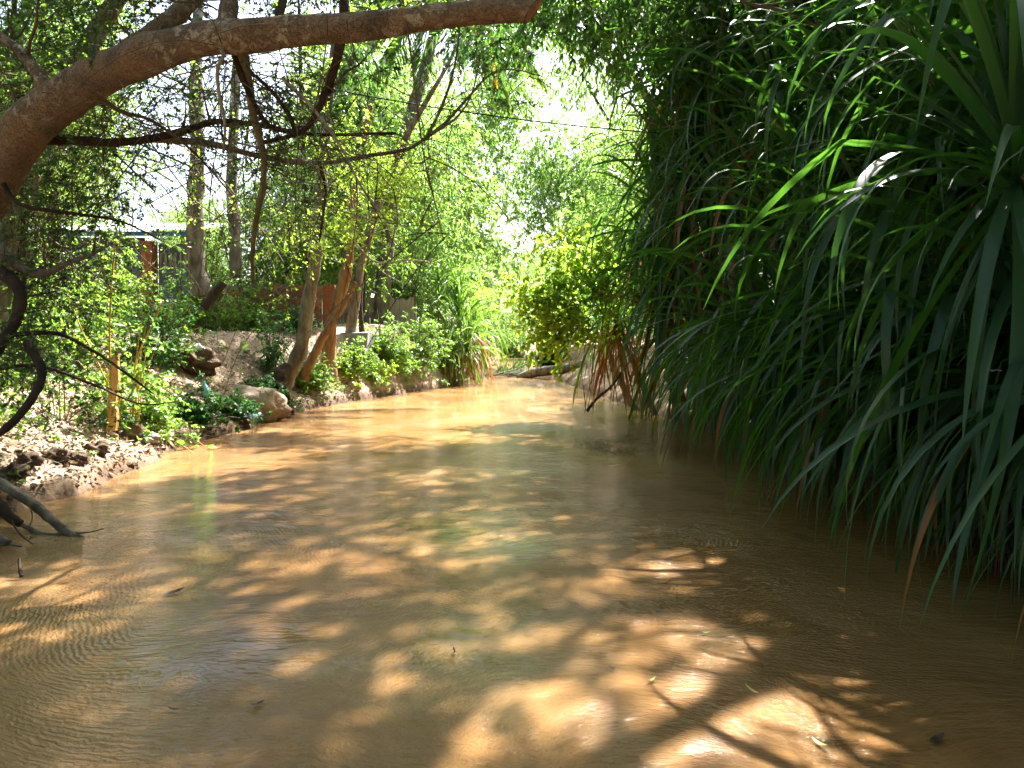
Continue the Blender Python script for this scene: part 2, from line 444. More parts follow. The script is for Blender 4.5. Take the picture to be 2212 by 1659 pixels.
def resample(pts, n):
    """smooth polyline (Catmull-Rom) through pts (m,d) with n points"""
    p = np.asarray(pts, float)
    m = len(p)
    q = np.concatenate([[2 * p[0] - p[1]], p, [2 * p[-1] - p[-2]]])
    t = np.linspace(0, m - 1 - 1e-6, n)
    i = t.astype(int); f = (t - i)[:, None]
    a, b, c, d = q[i], q[i + 1], q[i + 2], q[i + 3]
    return 0.5 * (2 * b + (c - a) * f + (2 * a - 5 * b + 4 * c - d) * f * f + (3 * b - a - 3 * c + d) * f ** 3)


def limb(geo, pts, rad, sides=8, n=None, rough=0.0, mi=0, rng=R):
    """one tapering, slightly lumpy limb; pts (m,3), rad (m,) ; closed end"""
    q = np.concatenate([np.asarray(pts, float), np.asarray(rad, float)[:, None]], axis=1)
    n = n or max(4, (len(pts) - 1) * 4 + 1)
    c = resample(q, n)
    P = c[:, :3]; r = np.maximum(c[:, 3], 0.001)
    if rough:
        P = P + rng.normal(0, rough * 0.25, P.shape) * r[:, None]
    V, F = tubes(P[None], r[None], sides)
    if rough:
        V = V.reshape(n, sides, 3)
        k = 1 + rough * (rng.normal(0, 0.5, (n, 1, 1)) + rng.normal(0, 0.6, (n, sides, 1)))
        V = P[:, None, :] + (V - P[:, None, :]) * k
        V = V.reshape(-1, 3)
    geo.add(V, F, mi)
    tip = P[-1] + (P[-1] - P[-2]) * 0.2
    ids = np.arange((n - 1) * sides, n * sides)
    base = geo.n - len(V)
    Vt = np.concatenate([V[ids], tip[None]])
    geo.add(Vt, np.stack([np.arange(sides), np.roll(np.arange(sides), -1), np.full(sides, sides)], 1), mi)
    return P, r


def unit(v):
    return v / (np.linalg.norm(v, axis=-1, keepdims=True) + 1e-9)


def leaf_quads(pos, d, nrm, L, Wd, shape='diamond'):
    """leaves as small bent blades"""
    d = unit(d); s = unit(np.cross(d, nrm)); nn = np.cross(s, d)
    L = L[:, None]; Wd = Wd[:, None]
    n = len(pos)
    if shape == 'diamond':
        V = np.stack([pos, pos + d * L * 0.42 + s * Wd * 0.5 + nn * L * 0.05, pos + d * L, pos + d * L * 0.42 - s * Wd * 0.5 + nn * L * 0.05], 1)
        F = np.arange(n * 4).reshape(n, 4)
        F = np.concatenate([F[:, [0, 1, 2]], F[:, [0, 2, 3]]])
        return V.reshape(-1, 3), F
    # folded and drooping: base, two pairs, tip
    mid = pos + d * L * 0.5 - nn * L * 0.04
    V = np.stack([pos, pos + d * L * 0.28 + s * Wd * 0.45 + nn * Wd * 0.15, pos + d * L * 0.28 - s * Wd * 0.45 + nn * Wd * 0.15,
                  pos + d * L * 0.66 + s * Wd * 0.42 - nn * L * 0.05, pos + d * L * 0.66 - s * Wd * 0.42 - nn * L * 0.05,
                  pos + d * L - nn * L * 0.16], 1)
    b = (np.arange(n) * 6)[:, None]
    F4 = b + np.array([[1, 3, 4, 2]])
    F3 = np.concatenate([b + np.array([[0, 1, 2]]), b + np.array([[3, 5, 4]])])
    F4 = np.concatenate([F4[:, [0, 1, 2]], F4[:, [0, 2, 3]]])
    return V.reshape(-1, 3), np.concatenate([F3, F4])


# openings: where the sky shows (photograph pixels, ellipses, share removed) and where the sun reaches the water (ground metres)
SKY = [(1255, 215, 90, 62, .88), (1190, 150, 45, 75, .8), (1290, 300, 45, 40, .9), (1190, 360, 75, 70, .72), (1345, 215, 60, 40, .65), (1170, 290, 45, 70, .8),
       (470, 350, 36, 110, .85), (400, 330, 45, 110, .7), (330, 290, 60, 60, .75), (300, 420, 90, 70, .55), (500, 420, 30, 60, .6), (480, 240, 60, 40, .5),
       (860, 120, 50, 60, .55), (930, 225, 30, 50, .6), (1745, 330, 26, 50, .92), (1715, 235, 22, 40, .92), (1485, 440, 60, 38, .62), (1760, 110, 26, 26, .5),
       (190, 480, 60, 40, .45), (1000, 390, 30, 30, .3), (460, -190, 120, 250, .95)]
LIT = [(-1.7, 2.1, 1.0, .25, .85), (-1.3, 16.8, 3.1, 4.6, .985), (0.0, 25.5, 2.8, 7.5, 1.0), (-5.3, 8.8, 1.5, 2.2, .99), (-3.8, 9.0, 0.9, 0.9, .98), (-2.6, 12.4, 1.6, .8, .9), (0.9, 13.0, 0.9, 0.9, .85),
       (-1.1, 4.85, .55, .24, .6), (1.45, 4.75, .85, .42, .90), (0.72, 3.85, .17, .14, .97), (0.35, 4.2, .28, .2, .85), (0.0, 2.85, .45, .28, .97), (0.86, 2.85, .42, .28, .97),
       (0.3, 3.5, .2, .18, .8), (1.0, 3.4, .3, .16, .8), (-1.0, 8.3, .32, .25, .93), (-2.9, 4.5, .7, .2, .8), (-2.6, 6.6, .8, .22, .5), (-0.2, 9.6, .5, .15, .5), (-0.3, 5.4, .3, .18, .7),
       (1.6, 8.8, .4, .2, .8), (0.7, 10.6, .7, .3, .7), (2.2, 3.9, .2, .13, .8), (-1.9, 5.4, .4, .2, .5), (-0.5, 6.6, .4, .15, .5), (-2.4, 19.5, 2.0, 3.0, .9),
       (0.25, 13.0, 1.3, 1.4, .97), (1.0, 2.3, .5, .4, .8), (2.3, 2.6, .45, .35, .8), (-1.0, 11.0, 1.2, .35, .7), (-8, 12, 1.0, .8, .6), (-6.5, 14.5, .6, .5, .7), (-7.4, 9.3, .8, .8, .7), (0.9, 15.0, 1.2, 1.2, .9)]

# the same crowns seen in the mirror of the water: gaps whose sky the ripples reflect
MIRROR = [(450, -50, 170, 340, .998), (690, 420, 170, 60, .6), (1190, 150, 190, 150, .8), (1300, 380, 200, 60, .5), (850, 230, 60, 90, .6)]


def keep(P, rng, sky=True, sunlit=True):
    k = np.ones(len(P))
    if sky:
        px, py = pix(P)
        rp = np.sqrt(((px - 905) / 112) ** 2 + ((py - 180) / 150) ** 2) * (1 + .3 * wob(px, py, .03, 4.0))
        k *= 1 - .95 * np.clip((1.2 - rp) / .4, 0, 1) * (P[:, 1] > 8) * (P[:, 1] < 23.6)
        w = 1 + 0.35 * wob(px, py, 0.03, 1.0)
        for cx, cy_, rx, ry, s in SKY:
            r = np.sqrt(((px - cx) / rx) ** 2 + ((py - cy_) / ry) ** 2) * w
            k *= 1 - s * np.clip((1.25 - r) / 0.3, 0, 1)
    if sky or sunlit:
        mx_ = CXP + FPX * P[:, 0] / np.maximum(P[:, 1], .05); my_ = HZP - FPX * (P[:, 2] + CAMZ) / np.maximum(P[:, 1], .05)
        w = 1 + 0.35 * wob(mx_, my_, 0.025, 6.0)
        for cx, cy_, rx, ry, q in MIRROR:
            r = np.sqrt(((mx_ - cx) / rx) ** 2 + ((my_ - cy_) / ry) ** 2) * w
            k *= 1 - q * np.clip((1.2 - r) / 0.3, 0, 1) * (P[:, 2] > 1.6)
    if sunlit:
        gx, gy = ground_shadow(P)
        w = 1 + 0.30 * wob(gx, gy, 3.0, 2.0)
        for cx, cy_, rx, ry, s in LIT:
            r = np.sqrt(((gx - cx) / rx) ** 2 + ((gy - cy_) / ry) ** 2) * w
            k *= 1 - s * np.clip((1.2 - r) / 0.25, 0, 1)
    return rng.random(len(P)) < k


def sprays(geo, O, D, L, droop, nleaf, leafL, leafW, rng, hang=0.3, spread=0.9, shape='diamond', twig_r=0.004, K=4, leaf_mi=0, twig_mi=1, start=0.12, flat=0.5, twig=True):
    n = len(O)
    if n == 0:
        return
    D = unit(D)
    t = np.linspace(0, 1, K)[None, :, None]
    curl = rng.normal(0, 0.22, (n, 1, 3))
    P = O[:, None] + (D * L[:, None])[:, None] * t + curl * L[:, None, None] * t * t - UP * (droop * L)[:, None, None] * t * t
    if twig:
        rr = twig_r * (1 - 0.7 * np.linspace(0, 1, K))[None] * np.ones((n, 1))
        V, F = tubes(P, rr, 3)
        geo.add(V, F, twig_mi)
    tt = rng.random((n, nleaf)) * (1 - start) + start
    tt = np.sqrt(tt)
    f = tt * (K - 1); i = np.minimum(f.astype(int), K - 2); f = (f - i)[..., None]
    r_ = np.arange(n)[:, None]
    pos = P[r_, i] * (1 - f) + P[r_, i + 1] * f
    tan = unit(P[r_, i + 1] - P[r_, i])
    pos = pos.reshape(-1, 3); tan = tan.reshape(-1, 3)
    m = len(pos)
    side = unit(np.cross(tan, UP) + rng.normal(0, flat, (m, 3))) * np.where(rng.random(m) < 0.5, -1, 1)[:, None]
    d = tan * 0.55 + side * spread - UP * hang * rng.uniform(0.3, 1.5, m)[:, None] + rng.normal(0, 0.2, (m, 3))
    nrm = UP + rng.normal(0, 0.75, (m, 3))
    LL = leafL * rng.uniform(0.6, 1.25, m); WW = leafW * rng.uniform(0.7, 1.25, m)
    V, F = leaf_quads(pos, d, nrm, LL, WW, shape)
    geo.add(V, F, leaf_mi)


def crown_points(ells, rng):
    out = []
    for c, r, n in ells:
        v = unit(rng.normal(0, 1, (n, 3))) * (rng.random(n)[:, None] ** 0.42)
        out.append(np.array(c) + v * np.array(r))
    return np.concatenate(out)


def grow(geo, nodes, radii, targets, rng, sides=5, rmax=0.06, mi=0, sag=0.06):
    """limbs that reach from the nearest wood to every leaf cluster"""
    nodes = list(map(np.array, nodes)); radii = list(radii)
    root = nodes[0]
    order = np.argsort(np.min(np.linalg.norm(targets[:, None] - np.array(nodes)[None], axis=2), axis=1))
    for j in order:
        T = targets[j]
        A = np.array(nodes); rr = np.array(radii)
        dist = np.linalg.norm(A - T, axis=1)
        cost = dist + 0.6 * np.maximum(0, A[:, 2] - T[2] + 0.3) - 2.0 * np.minimum(rr, 0.05)
        i = int(np.argmin(cost)); S = A[i]; Ld = dist[i]
        k = 5
        t = np.linspace(0, 1, k)[:, None]
        mid = rng.normal(0, 0.09, 3) * Ld
        P = S + (T - S) * t + (mid - UP * sag * Ld) * (4 * t * (1 - t)) * 0.7 + np.concatenate([[np.zeros(3)], rng.normal(0, 0.025, (k - 2, 3)), [np.zeros(3)]]) * Ld
        r0 = min(rr[i] * 0.75, rmax, 0.008 + 0.014 * Ld)
        r = np.linspace(r0, max(0.004, r0 * 0.35), k)
        V, F = tubes(P[None], r[None], sides)
        geo.add(V, F, mi)
        for q in range(1, k):
            nodes.append(P[q]); radii.append(r[q])
    return np.array(nodes)


def tree(name, label, cat, trunks, ells, leaf, bark, seed, S=6, nleaf=14, sprayL=0.6, leafL=0.12, leafW=0.03, droop=0.35, hang=0.4,
         shape='diamond', group=None, cull=(True, True), cullc=True, sides=9, rough=0.12, up=0.15, extra=(), kids=None, twig_mat=None, twig=True, rmax=0.06, limb_sides=5, K=4):
    """trunks: list of (points, radii). Thing > trunk, crown."""
    rng = np.random.default_rng(seed)
    base = np.array(trunks[0][0][0])
    root = thing(name, label, cat, base, group)
    gt = Geo(); nodes = []; rad = []
    for pts, r in trunks:
        P, rr = limb(gt, pts, r, sides, None, rough, rng=rng)
        nodes += list(P[len(P) // 3:]); rad += list(rr[len(P) // 3:])
    C = crown_points(ells, rng)
    if cullc:
        C = C[keep(C, rng, *cull)]
    if len(C):
        grow(gt, nodes, rad, C, rng, limb_sides, rmax)
    part('trunk', gt, M[bark], root)
    gc = Geo()
    O = np.repeat(C, S, axis=0) + rng.normal(0, sprayL * 0.25, (len(C) * S, 3))
    D = rng.normal(0, 1, O.shape) * np.array([1, 1, 0.6]) + UP * up
    mid = O + unit(D) * sprayL * 0.6
    kk = keep(mid, rng, *cull)
    O, D = O[kk], D[kk]
    L = sprayL * rng.uniform(0.55, 1.3, len(O))
    sprays(gc, O, D, L, droop, nleaf, leafL, leafW, rng, hang, shape=shape, twig=twig, K=K)
    part('crown', gc, [M[leaf], M[twig_mat or 'twig']], root, 'stuff')
    return root


# ------------------------------------------------------------------ terrain and water
YL = [-12, 3, 6.5, 7.7, 9.3, 10.7, 12, 13.7, 15.9, 18.9, 24.6, 30.7, 36, 60, 130]
XL = [-5.6, -4.7, -4.37, -4.25, -4.39, -4.73, -4.58, -4.47, -4.51, -3.87, -2.04, -1.05, -1.1, -1.6, -2.4]
YR = [-12, 4, 6, 8, 12, 16, 21, 29, 36, 60, 130]
XR = [4.6, 3.7, 3.45, 3.3, 3.4, 2.8, 2.3, 1.8, 1.5, 1.2, 0.4]


def ground_z(x, y):
    x = np.asarray(x, float); y = np.asarray(y, float)
    dl = np.interp(y, YL, XL) + 0.10 * wob(y, y * 0.3, 2.3) + 0.05 * wob(y, x, 7.0) - x
    dr = x - np.interp(y, YR, XR) - 0.08 * wob(y, y * 0.5, 2.1, 3)
    up = 1.62 + 0.05 * np.clip(y - 16, 0, 8) + 0.1 * wob(x, y, 0.7)
    def rise(d, w):
        t = np.clip(d / w, 0, 1)
        return t * t * (3 - 2 * t)
    lip = 0.14 * np.clip(dl / 0.10, 0, 1)
    hl = lip + (up - 0.14) * rise(dl, 3.0 - 0.4 * np.clip((y - 12) / 4, 0, 1) - 1.2 * np.clip((y - 15.5) / 4, 0, 1)) ** 0.85
    hr = 0.18 * np.clip(dr / 0.2, 0, 1) + 1.1 * rise(dr, 2.5)
    bed = -0.3 * np.clip(-np.maximum(dl, dr) / 0.5, 0, 1)
    h = np.where(dl > 0, hl, np.where(dr > 0, hr, bed))
    land = np.clip(np.maximum(dl, dr) / 0.3, 0, 1)
    h = h + land * (0.035 * wob(x, y, 5.0) + 0.018 * wob(x, y, 17.0, 2) + 0.010 * wob(x, y, 41.0, 4))
    bar = np.exp(-((y - 32.4 - 0.3 * wob(x, y, 1.0)) / 0.9) ** 2)
    return np.maximum(h, -0.3 + 0.37 * bar * (1 + 0.1 * wob(x, y, 6)))


xs = np.unique(np.concatenate([np.linspace(-400, -40, 10), np.linspace(-40, -12, 29), np.linspace(-12, -3, 150), np.linspace(-3, 3, 41), np.linspace(3, 8, 40), np.linspace(8, 40, 24), np.linspace(40, 400, 10)]))
ys = np.unique(np.concatenate([np.linspace(-60, -6, 12), np.linspace(-6, 4, 30), np.linspace(4, 20, 230), np.linspace(20, 36, 80), np.linspace(36, 130, 50), np.linspace(130, 600, 12)]))
X, Y = np.meshgrid(xs, ys, indexing='ij')
Z = ground_z(X, Y)
i0 = np.arange(X.size).reshape(X.shape)
F = np.stack([i0[:-1, :-1], i0[1:, :-1], i0[1:, 1:], i0[:-1, 1:]], -1).reshape(-1, 4)
g = Geo(); g.add(np.stack([X, Y, Z], -1), F)
tag(part('ground', g, M['ground'], None), 'brown leaf strewn soil of the stream banks and terrace', kind='structure')
g = Geo()
wx = np.linspace(-9, 8, 18); wy = np.linspace(-14, 100, 58)
X, Y = np.meshgrid(wx, wy, indexing='ij'); i0 = np.arange(X.size).reshape(X.shape)
g.add(np.stack([X, Y, np.zeros_like(X)], -1), np.stack([i0[:-1, :-1], i0[1:, :-1], i0[1:, 1:], i0[:-1, 1:]], -1).reshape(-1, 4))
tag(part('stream_water', g, M['water'], None), 'shallow silty orange brown stream water with ripples', kind='structure')


def gz(x, y):
    return float(ground_z(np.array([x]), np.array([y]))[0])


# leaf litter, small clods, ground cover on the left bank and terrace
rng = np.random.default_rng(5)
n = 17000
x = rng.uniform(-12, -3.9, n); y = 5.2 + 14 * rng.random(n) ** 1.3
x = np.interp(y, YL, XL) - np.abs(rng.normal(0, 2.3, n)) - 0.05
z = ground_z(x, y) + 0.012
d = rng.normal(0, 1, (n, 3)) * np.array([1, 1, 0.35])
g = Geo()
V, F = leaf_quads(np.stack([x, y, z], 1), d, UP + rng.normal(0, 0.5, (n, 3)), rng.uniform(0.03, 0.085, n), rng.uniform(0.015, 0.04, n), 'fold')
g.add(V, F)
tag(part('leaf_litter', g, M['litter'], None), 'dry tan and brown fallen leaves strewn over the left bank', kind='stuff')
n = 1700
y = rng.uniform(5.0, 20, n); x = np.interp(y, YL, XL) - np.abs(rng.normal(0, 0.55, n)) + 0.03
r = rng.uniform(0.010, 0.036, n) * np.where(rng.random(n) < 0.06, 2.0, 1)
ico = np.array([[1, 0, 0], [-1, 0, 0], [0, 1, 0], [0, -1, 0], [0, 0, 1], [0, 0, -1]], float)
icf = np.array([[0, 2, 4], [2, 1, 4], [1, 3, 4], [3, 0, 4], [2, 0, 5], [1, 2, 5], [3, 1, 5], [0, 3, 5]])
V = np.stack([x, y, ground_z(x, y)], 1)[:, None] + ico[None] * r[:, None, None] * rng.uniform(0.5, 1.3, (n, 6, 1)) * np.array([1.2, 1.2, .7])
g = Geo(); g.add(V, (np.arange(n)[:, None, None] * 6 + icf[None]).reshape(-1, 3))
tag(part('soil_clods', g, M['soil'], None, smooth=False), 'crumbled dark soil clods along the foot of the left bank', kind='stuff')
g = Geo()
n = 900
y = rng.uniform(5.5, 20, n); x = np.interp(y, YL, XL) - 0.1 - np.abs(rng.normal(0, 1.7, n))
m_ = wob(x, y, 2.2, 5) > -0.1
x, y = x[m_], y[m_]; n = len(x)
sprays(g, np.stack([x, y, ground_z(x, y)], 1), rng.normal(0, 1, (n, 3)) * [1, 1, .4] + UP * 1.2, rng.uniform(.06, .24, n), 0.3, 9, 0.05, 0.028, rng, 0.1, shape='fold', K=3)
tag(part('ground_cover', g, [M['herb_leaf'], M['twig']], None), 'small green seedlings and weeds on the left bank', kind='stuff')
g = Geo()
n = 700
y = rng.uniform(5.3, 17, n); x = np.interp(y, YL, XL) - 0.05 - np.abs(rng.normal(0, 1.6, n))
O = np.stack([x, y, ground_z(x, y) + 0.02], 1)
D = unit(rng.normal(0, 1, (n, 3)) * [1, 1, .15]); L = rng.uniform(.12, .6, n)
P = O[:, None] + D[:, None] * L[:, None, None] * np.linspace(0, 1, 3)[None, :, None] + rng.normal(0, .02, (n, 3, 3))
V, F = tubes(P, np.full((n, 3), 1) * rng.uniform(.002, .006, n)[:, None], 3); g.add(V, F)
tag(part('twig_litter', g, M['pale_stick'], None), 'dry broken twigs lying among the leaves on the left bank', kind='stuff')

# ------------------------------------------------------------------ the big limb over the stream
def WP(*a):
    return np.array([W(*p) for p in a])


def bough_tree():
    rng = np.random.default_rng(21)
    base = np.array([-5.7, 6.3, gz(-5.7, 6.3) - 0.1])
    root = thing('leaning_tree', 'thick reddish bough leaning from the left edge across the top, sawn off at its end', 'tree', base)
    pts = np.concatenate([[base], WP((-160, 600, 6.05), (-40, 430, 5.85), (22, 322, 5.7), (75, 262, 5.6), (150, 205, 5.45), (240, 152, 5.25), (340, 112, 5.05), (460, 84, 4.9), (600, 70, 4.8), (750, 60, 4.7), (900, 42, 4.6), (1040, 27, 4.55), (1152, 22, 4.5))])
    rad = [.28, .20, .18, .172, .162, .150, .132, .118, .106, .098, .088, .077, .070, .064]
    gt = Geo()
    c = resample(np.concatenate([pts, np.array(rad)[:, None]], 1), 90)
    P = c[:, :3]; r = c[:, 3]
    sd = 20
    V, F = tubes(P[None], r[None], sd)
    V = V.reshape(90, sd, 3)
    s = np.linspace(0, 24, 90)[:, None]; a = np.linspace(0, 2 * np.pi, sd, endpoint=False)[None]
    k = 1 + 0.07 * np.sin(s * 1.3 + 2 * np.sin(a)) * np.cos(a * 2 + s * .4) + 0.035 * np.sin(3 * a + s * 2.1) + 0.02 * rng.normal(0, 1, (90, sd))
    for (s0, a0, h) in ((5.2, 1.0, .35), (8.7, 3.6, .22), (12.6, 5.0, .3), (15.5, 1.6, .2), (19.0, 4.4, .18)):
        k += h * np.exp(-((s - s0) / 0.45) ** 2 - (np.minimum(abs(a - a0), 2 * np.pi - abs(a - a0)) / 0.7) ** 2)
    V = P[:, None] + (V - P[:, None]) * k[..., None]
    # the sawn end is slanting
    ax = unit(P[-1] - P[-2])
    V[-1] += ax * (0.10 * (V[-1, :, 2] - P[-1, 2]) / 0.08)[:, None] * 0.6
    gt.add(V, F)
    trunk = part('trunk', gt, M['bark_red'], root)
    gcut = Geo()
    cen = V[-1].mean(0) + ax * 0.004
    ring = V[-1] * 0.985 + cen * 0.015 + ax * 0.004
    mid = ring * 0.55 + cen * 0.45 + rng.normal(0, .004, ring.shape)
    VV = np.concatenate([ring, mid, cen[None]])
    i = np.arange(sd); j = np.roll(i, -1)
    gcut.add(VV, np.stack([i, j, sd + j, sd + i], 1))
    gcut.add(VV, np.stack([sd + i, sd + j, np.full(sd, 2 * sd)], 1))
    part('sawn_end', gcut, M['cut_wood'], root, smooth=False)
    spec = [
        (((228, 170, 5.25), (270, 118, 5.3), (330, 70, 5.4), (400, 15, 5.6), (460, -60, 5.9), (520, -190, 6.3)), .085, .05, 'bark_red'),
        (((488, 80, 4.9), (494, 20, 4.95), (498, -50, 5.1), (480, -180, 5.4)), .065, .045, 'bark_red'),
        (((598, 60, 4.8), (612, 0, 4.9), (640, -90, 5.2)), .035, .02, 'bark_dark'),
        (((742, 50, 4.7), (745, -10, 4.75), (760, -110, 4.9)), .035, .02, 'bark_dark'),
        (((738, 62, 4.72), (733, 110, 4.8), (712, 180, 4.95), (688, 235, 5.1), (650, 285, 5.3), (560, 310, 5.6)), .034, .016, 'bark_dark'),
        (((60, 300, 5.7), (140, 302, 5.8), (250, 308, 5.9), (350, 295, 6.0), (410, 278, 6.0), (470, 262, 6.1), (560, 270, 6.2), (680, 290, 6.3), (850, 288, 6.4)), .045, .012, 'bark_dark'),
        (((330, 300, 6.0), (450, 310, 6.1), (530, 330, 6.2), (620, 348, 6.3), (700, 352, 6.4), (800, 336, 6.5), (880, 322, 6.6), (918, 300, 6.7)), .030, .014, 'bark_grey'),
        (((915, 302, 6.7), (965, 262, 6.8), (1010, 212, 6.9), (1060, 160, 7.0), (1110, 150, 7.1), (1170, 165, 7.2)), .017, .005, 'green_stem'),
        (((920, 300, 6.7), (950, 240, 6.8), (975, 170, 6.9), (990, 90, 7.0), (1000, -40, 7.2)), .017, .007, 'green_stem'),
        (((930, 290, 6.7), (985, 255, 6.8), (1020, 200, 6.9), (1040, 110, 7.0)), .013, .005, 'green_stem'),
        (((520, 96, 4.95), (536, 170, 5.1), (548, 250, 5.3), (568, 330, 5.5), (568, 400, 5.7), (552, 480, 6.0), (545, 560, 6.3), (548, 612, 6.5)), .034, .016, 'green_stem'),
        (((505, 110, 5.0), (520, 160, 5.05), (540, 205, 5.1), (580, 270, 5.3), (640, 290, 5.5)), .026, .012, 'bark_dark'),
        (((470, 90, 4.85), (482, 120, 4.8), (470, 150, 4.8), (474, 210, 4.85), (486, 270, 4.9), (482, 330, 5.0)), .015, .009, 'pale_stick'),
        (((610, 168, 4.8), (665, 222, 4.75), (705, 270, 4.7), (738, 320, 4.7), (770, 385, 4.65), (800, 432, 4.6), (832, 472, 4.6)), .012, .005, 'pale_stick'),
        (((480, 300, 5.5), (560, 320, 5.6), (640, 340, 5.7), (700, 370, 5.8), (740, 410, 5.9)), .010, .004, 'pale_stick'),
        (((868, -20, 4.6), (880, 60, 4.55), (893, 160, 4.5), (905, 260, 4.5), (918, 350, 4.5), (940, 440, 4.5), (958, 520, 4.5)), .007, .003, 'twig'),
        (((690, 350, 6.4), (702, 400, 6.5), (700, 450, 6.6), (690, 520, 6.8)), .018, .008, 'bark_dark'),
        (((640, 290, 5.4), (620, 240, 5.4), (580, 190, 5.4), (540, 150, 5.4), (530, 90, 5.3)), .018, .008, 'bark_dark'),
        (((-40, 470, 5.8), (40, 575, 5.7), (95, 590, 5.7), (130, 575, 5.8), (200, 548, 5.9), (235, 530, 6.0)), .045, .010, 'bark_grey'),
        (((-60, 560, 5.8), (20, 600, 5.6), (45, 640, 5.5), (20, 720, 5.4), (-40, 800, 5.3)), .06, .03, 'bark_dark'),
        (((-50, 735, 5.4), (40, 722, 5.4), (120, 720, 5.5), (180, 745, 5.6), (250, 790, 5.7), (330, 850, 5.8)), .022, .006, 'bark_dark'),
        (((60, 740, 5.2), (90, 800, 5.1), (75, 850, 5.0), (30, 910, 4.9), (-40, 965, 4.9)), .035, .022, 'bark_dark'),
        (((-20, 800, 5.2), (80, 790, 5.3), (200, 830, 5.4), (300, 872, 5.5), (380, 868, 5.6)), .014, .004, 'bark_dark'),
        (((120, 225, 5.4), (60, 130, 5.5), (0, 80, 5.7), (-90, 40, 6.0)), .05, .03, 'bark_red'),
        (((0, 380, 5.7), (40, 440, 5.6), (150, 460, 5.7), (260, 478, 5.9), (350, 520, 6.1)), .02, .006, 'bark_dark'),
        (((200, 200, 5.3), (260, 240, 5.5), (330, 262, 5.7), (420, 330, 6.0), (500, 420, 6.3)), .02, .006, 'twig'),
    ]
    nodes, rd = [], []
    for p, r0, r1, mt in spec:
        g = Geo()
        p = WP(*p)
        P2, r2 = limb(g, p, np.linspace(r0, r1, len(p)), 7, (len(p) - 1) * 4 + 1, 0.10, rng=rng)
        part('branch', g, M[mt], root)
        nodes += list(P2); rd += list(r2)
    # thin drooping switches
    g = Geo()
    NS = 620; starts = np.array(nodes); sel = rng.integers(0, len(starts), NS)
    O = starts[sel] + rng.normal(0, .03, (NS, 3))
    D = rng.normal(0, 1, (NS, 3)) * [1, .8, .5]; L = rng.uniform(.3, 1.6, NS)
    t = np.linspace(0, 1, 7)[None, :, None]
    P = O[:, None] + unit(D)[:, None] * L[:, None, None] * t + rng.normal(0, .2, (NS, 1, 3)) * L[:, None, None] * t ** 2 - UP * (rng.uniform(.1, .9, NS) * L)[:, None, None] * t ** 2
    okk = (P[:, -1, 2] > 1.15) & (P[:, 0, 2] > 1.6) & (np.abs(P[:, -1, 0] - P[:, 0, 0]) < .8)
    P = P[okk]
    V, F = tubes(P, np.linspace(1, .3, 7)[None] * rng.uniform(.002, .005, len(P))[:, None], 4)
    g.add(V, F)
    part('switches', g, M['twig'], root, 'stuff')
    # foliage: fine pinnate sprays
    gc = Geo()
    C = crown_points([(W(300, 330, 6.6), (1.1, .5, .8), 30), (W(120, 420, 6.6), (.7, .5, .7), 24), (W(540, 420, 7.0), (.9, .5, .7), 20), (W(30, 700, 5.9), (.5, .3, .4), 12), (W(200, 30, 5.9), (1.1, .7, .45), 40), (W(40, 60, 6.1), (.6, .8, .6), 22), (W(450, -60, 6.0), (1.2, .9, .45), 30),
                      (W(640, 230, 5.8), (.6, .5, .45), 12), (W(420, 240, 6.0), (.8, .5, .4), 14), (W(230, 420, 6.0), (.9, .5, .6), 16), (W(90, 520, 5.9), (.5, .4, .6), 12),
                      (W(60, 760, 5.3), (.35, .3, .2), 8), (W(180, 800, 5.5), (.4, .3, .15), 5), (W(700, -60, 5.4), (1.0, .6, .3), 14), (W(560, 330, 6.2), (.5, .4, .4), 10),
                      (W(900, 90, 5.4), (.6, .5, .3), 6)], rng)
    gl = Geo()
    grow(gl, nodes, rd, C, rng, 4, .018)
    part('fine_branches', gl, M['twig'], root, 'stuff')
    S = 6
    O = np.repeat(C, S, 0) + rng.normal(0, .13, (len(C) * S, 3)); D = rng.normal(0, 1, O.shape) * [1, 1, .5]
    kk = keep(O, rng, True, True); O, D = O[kk], D[kk]
    sprays(gc, O, D, rng.uniform(.2, .5, len(O)), .3, 30, .036, .017, rng, .15, K=4, twig_r=.0025)
    part('crown', gc, [M['dark_leaf'], M['twig']], root, 'stuff')


bough_tree()

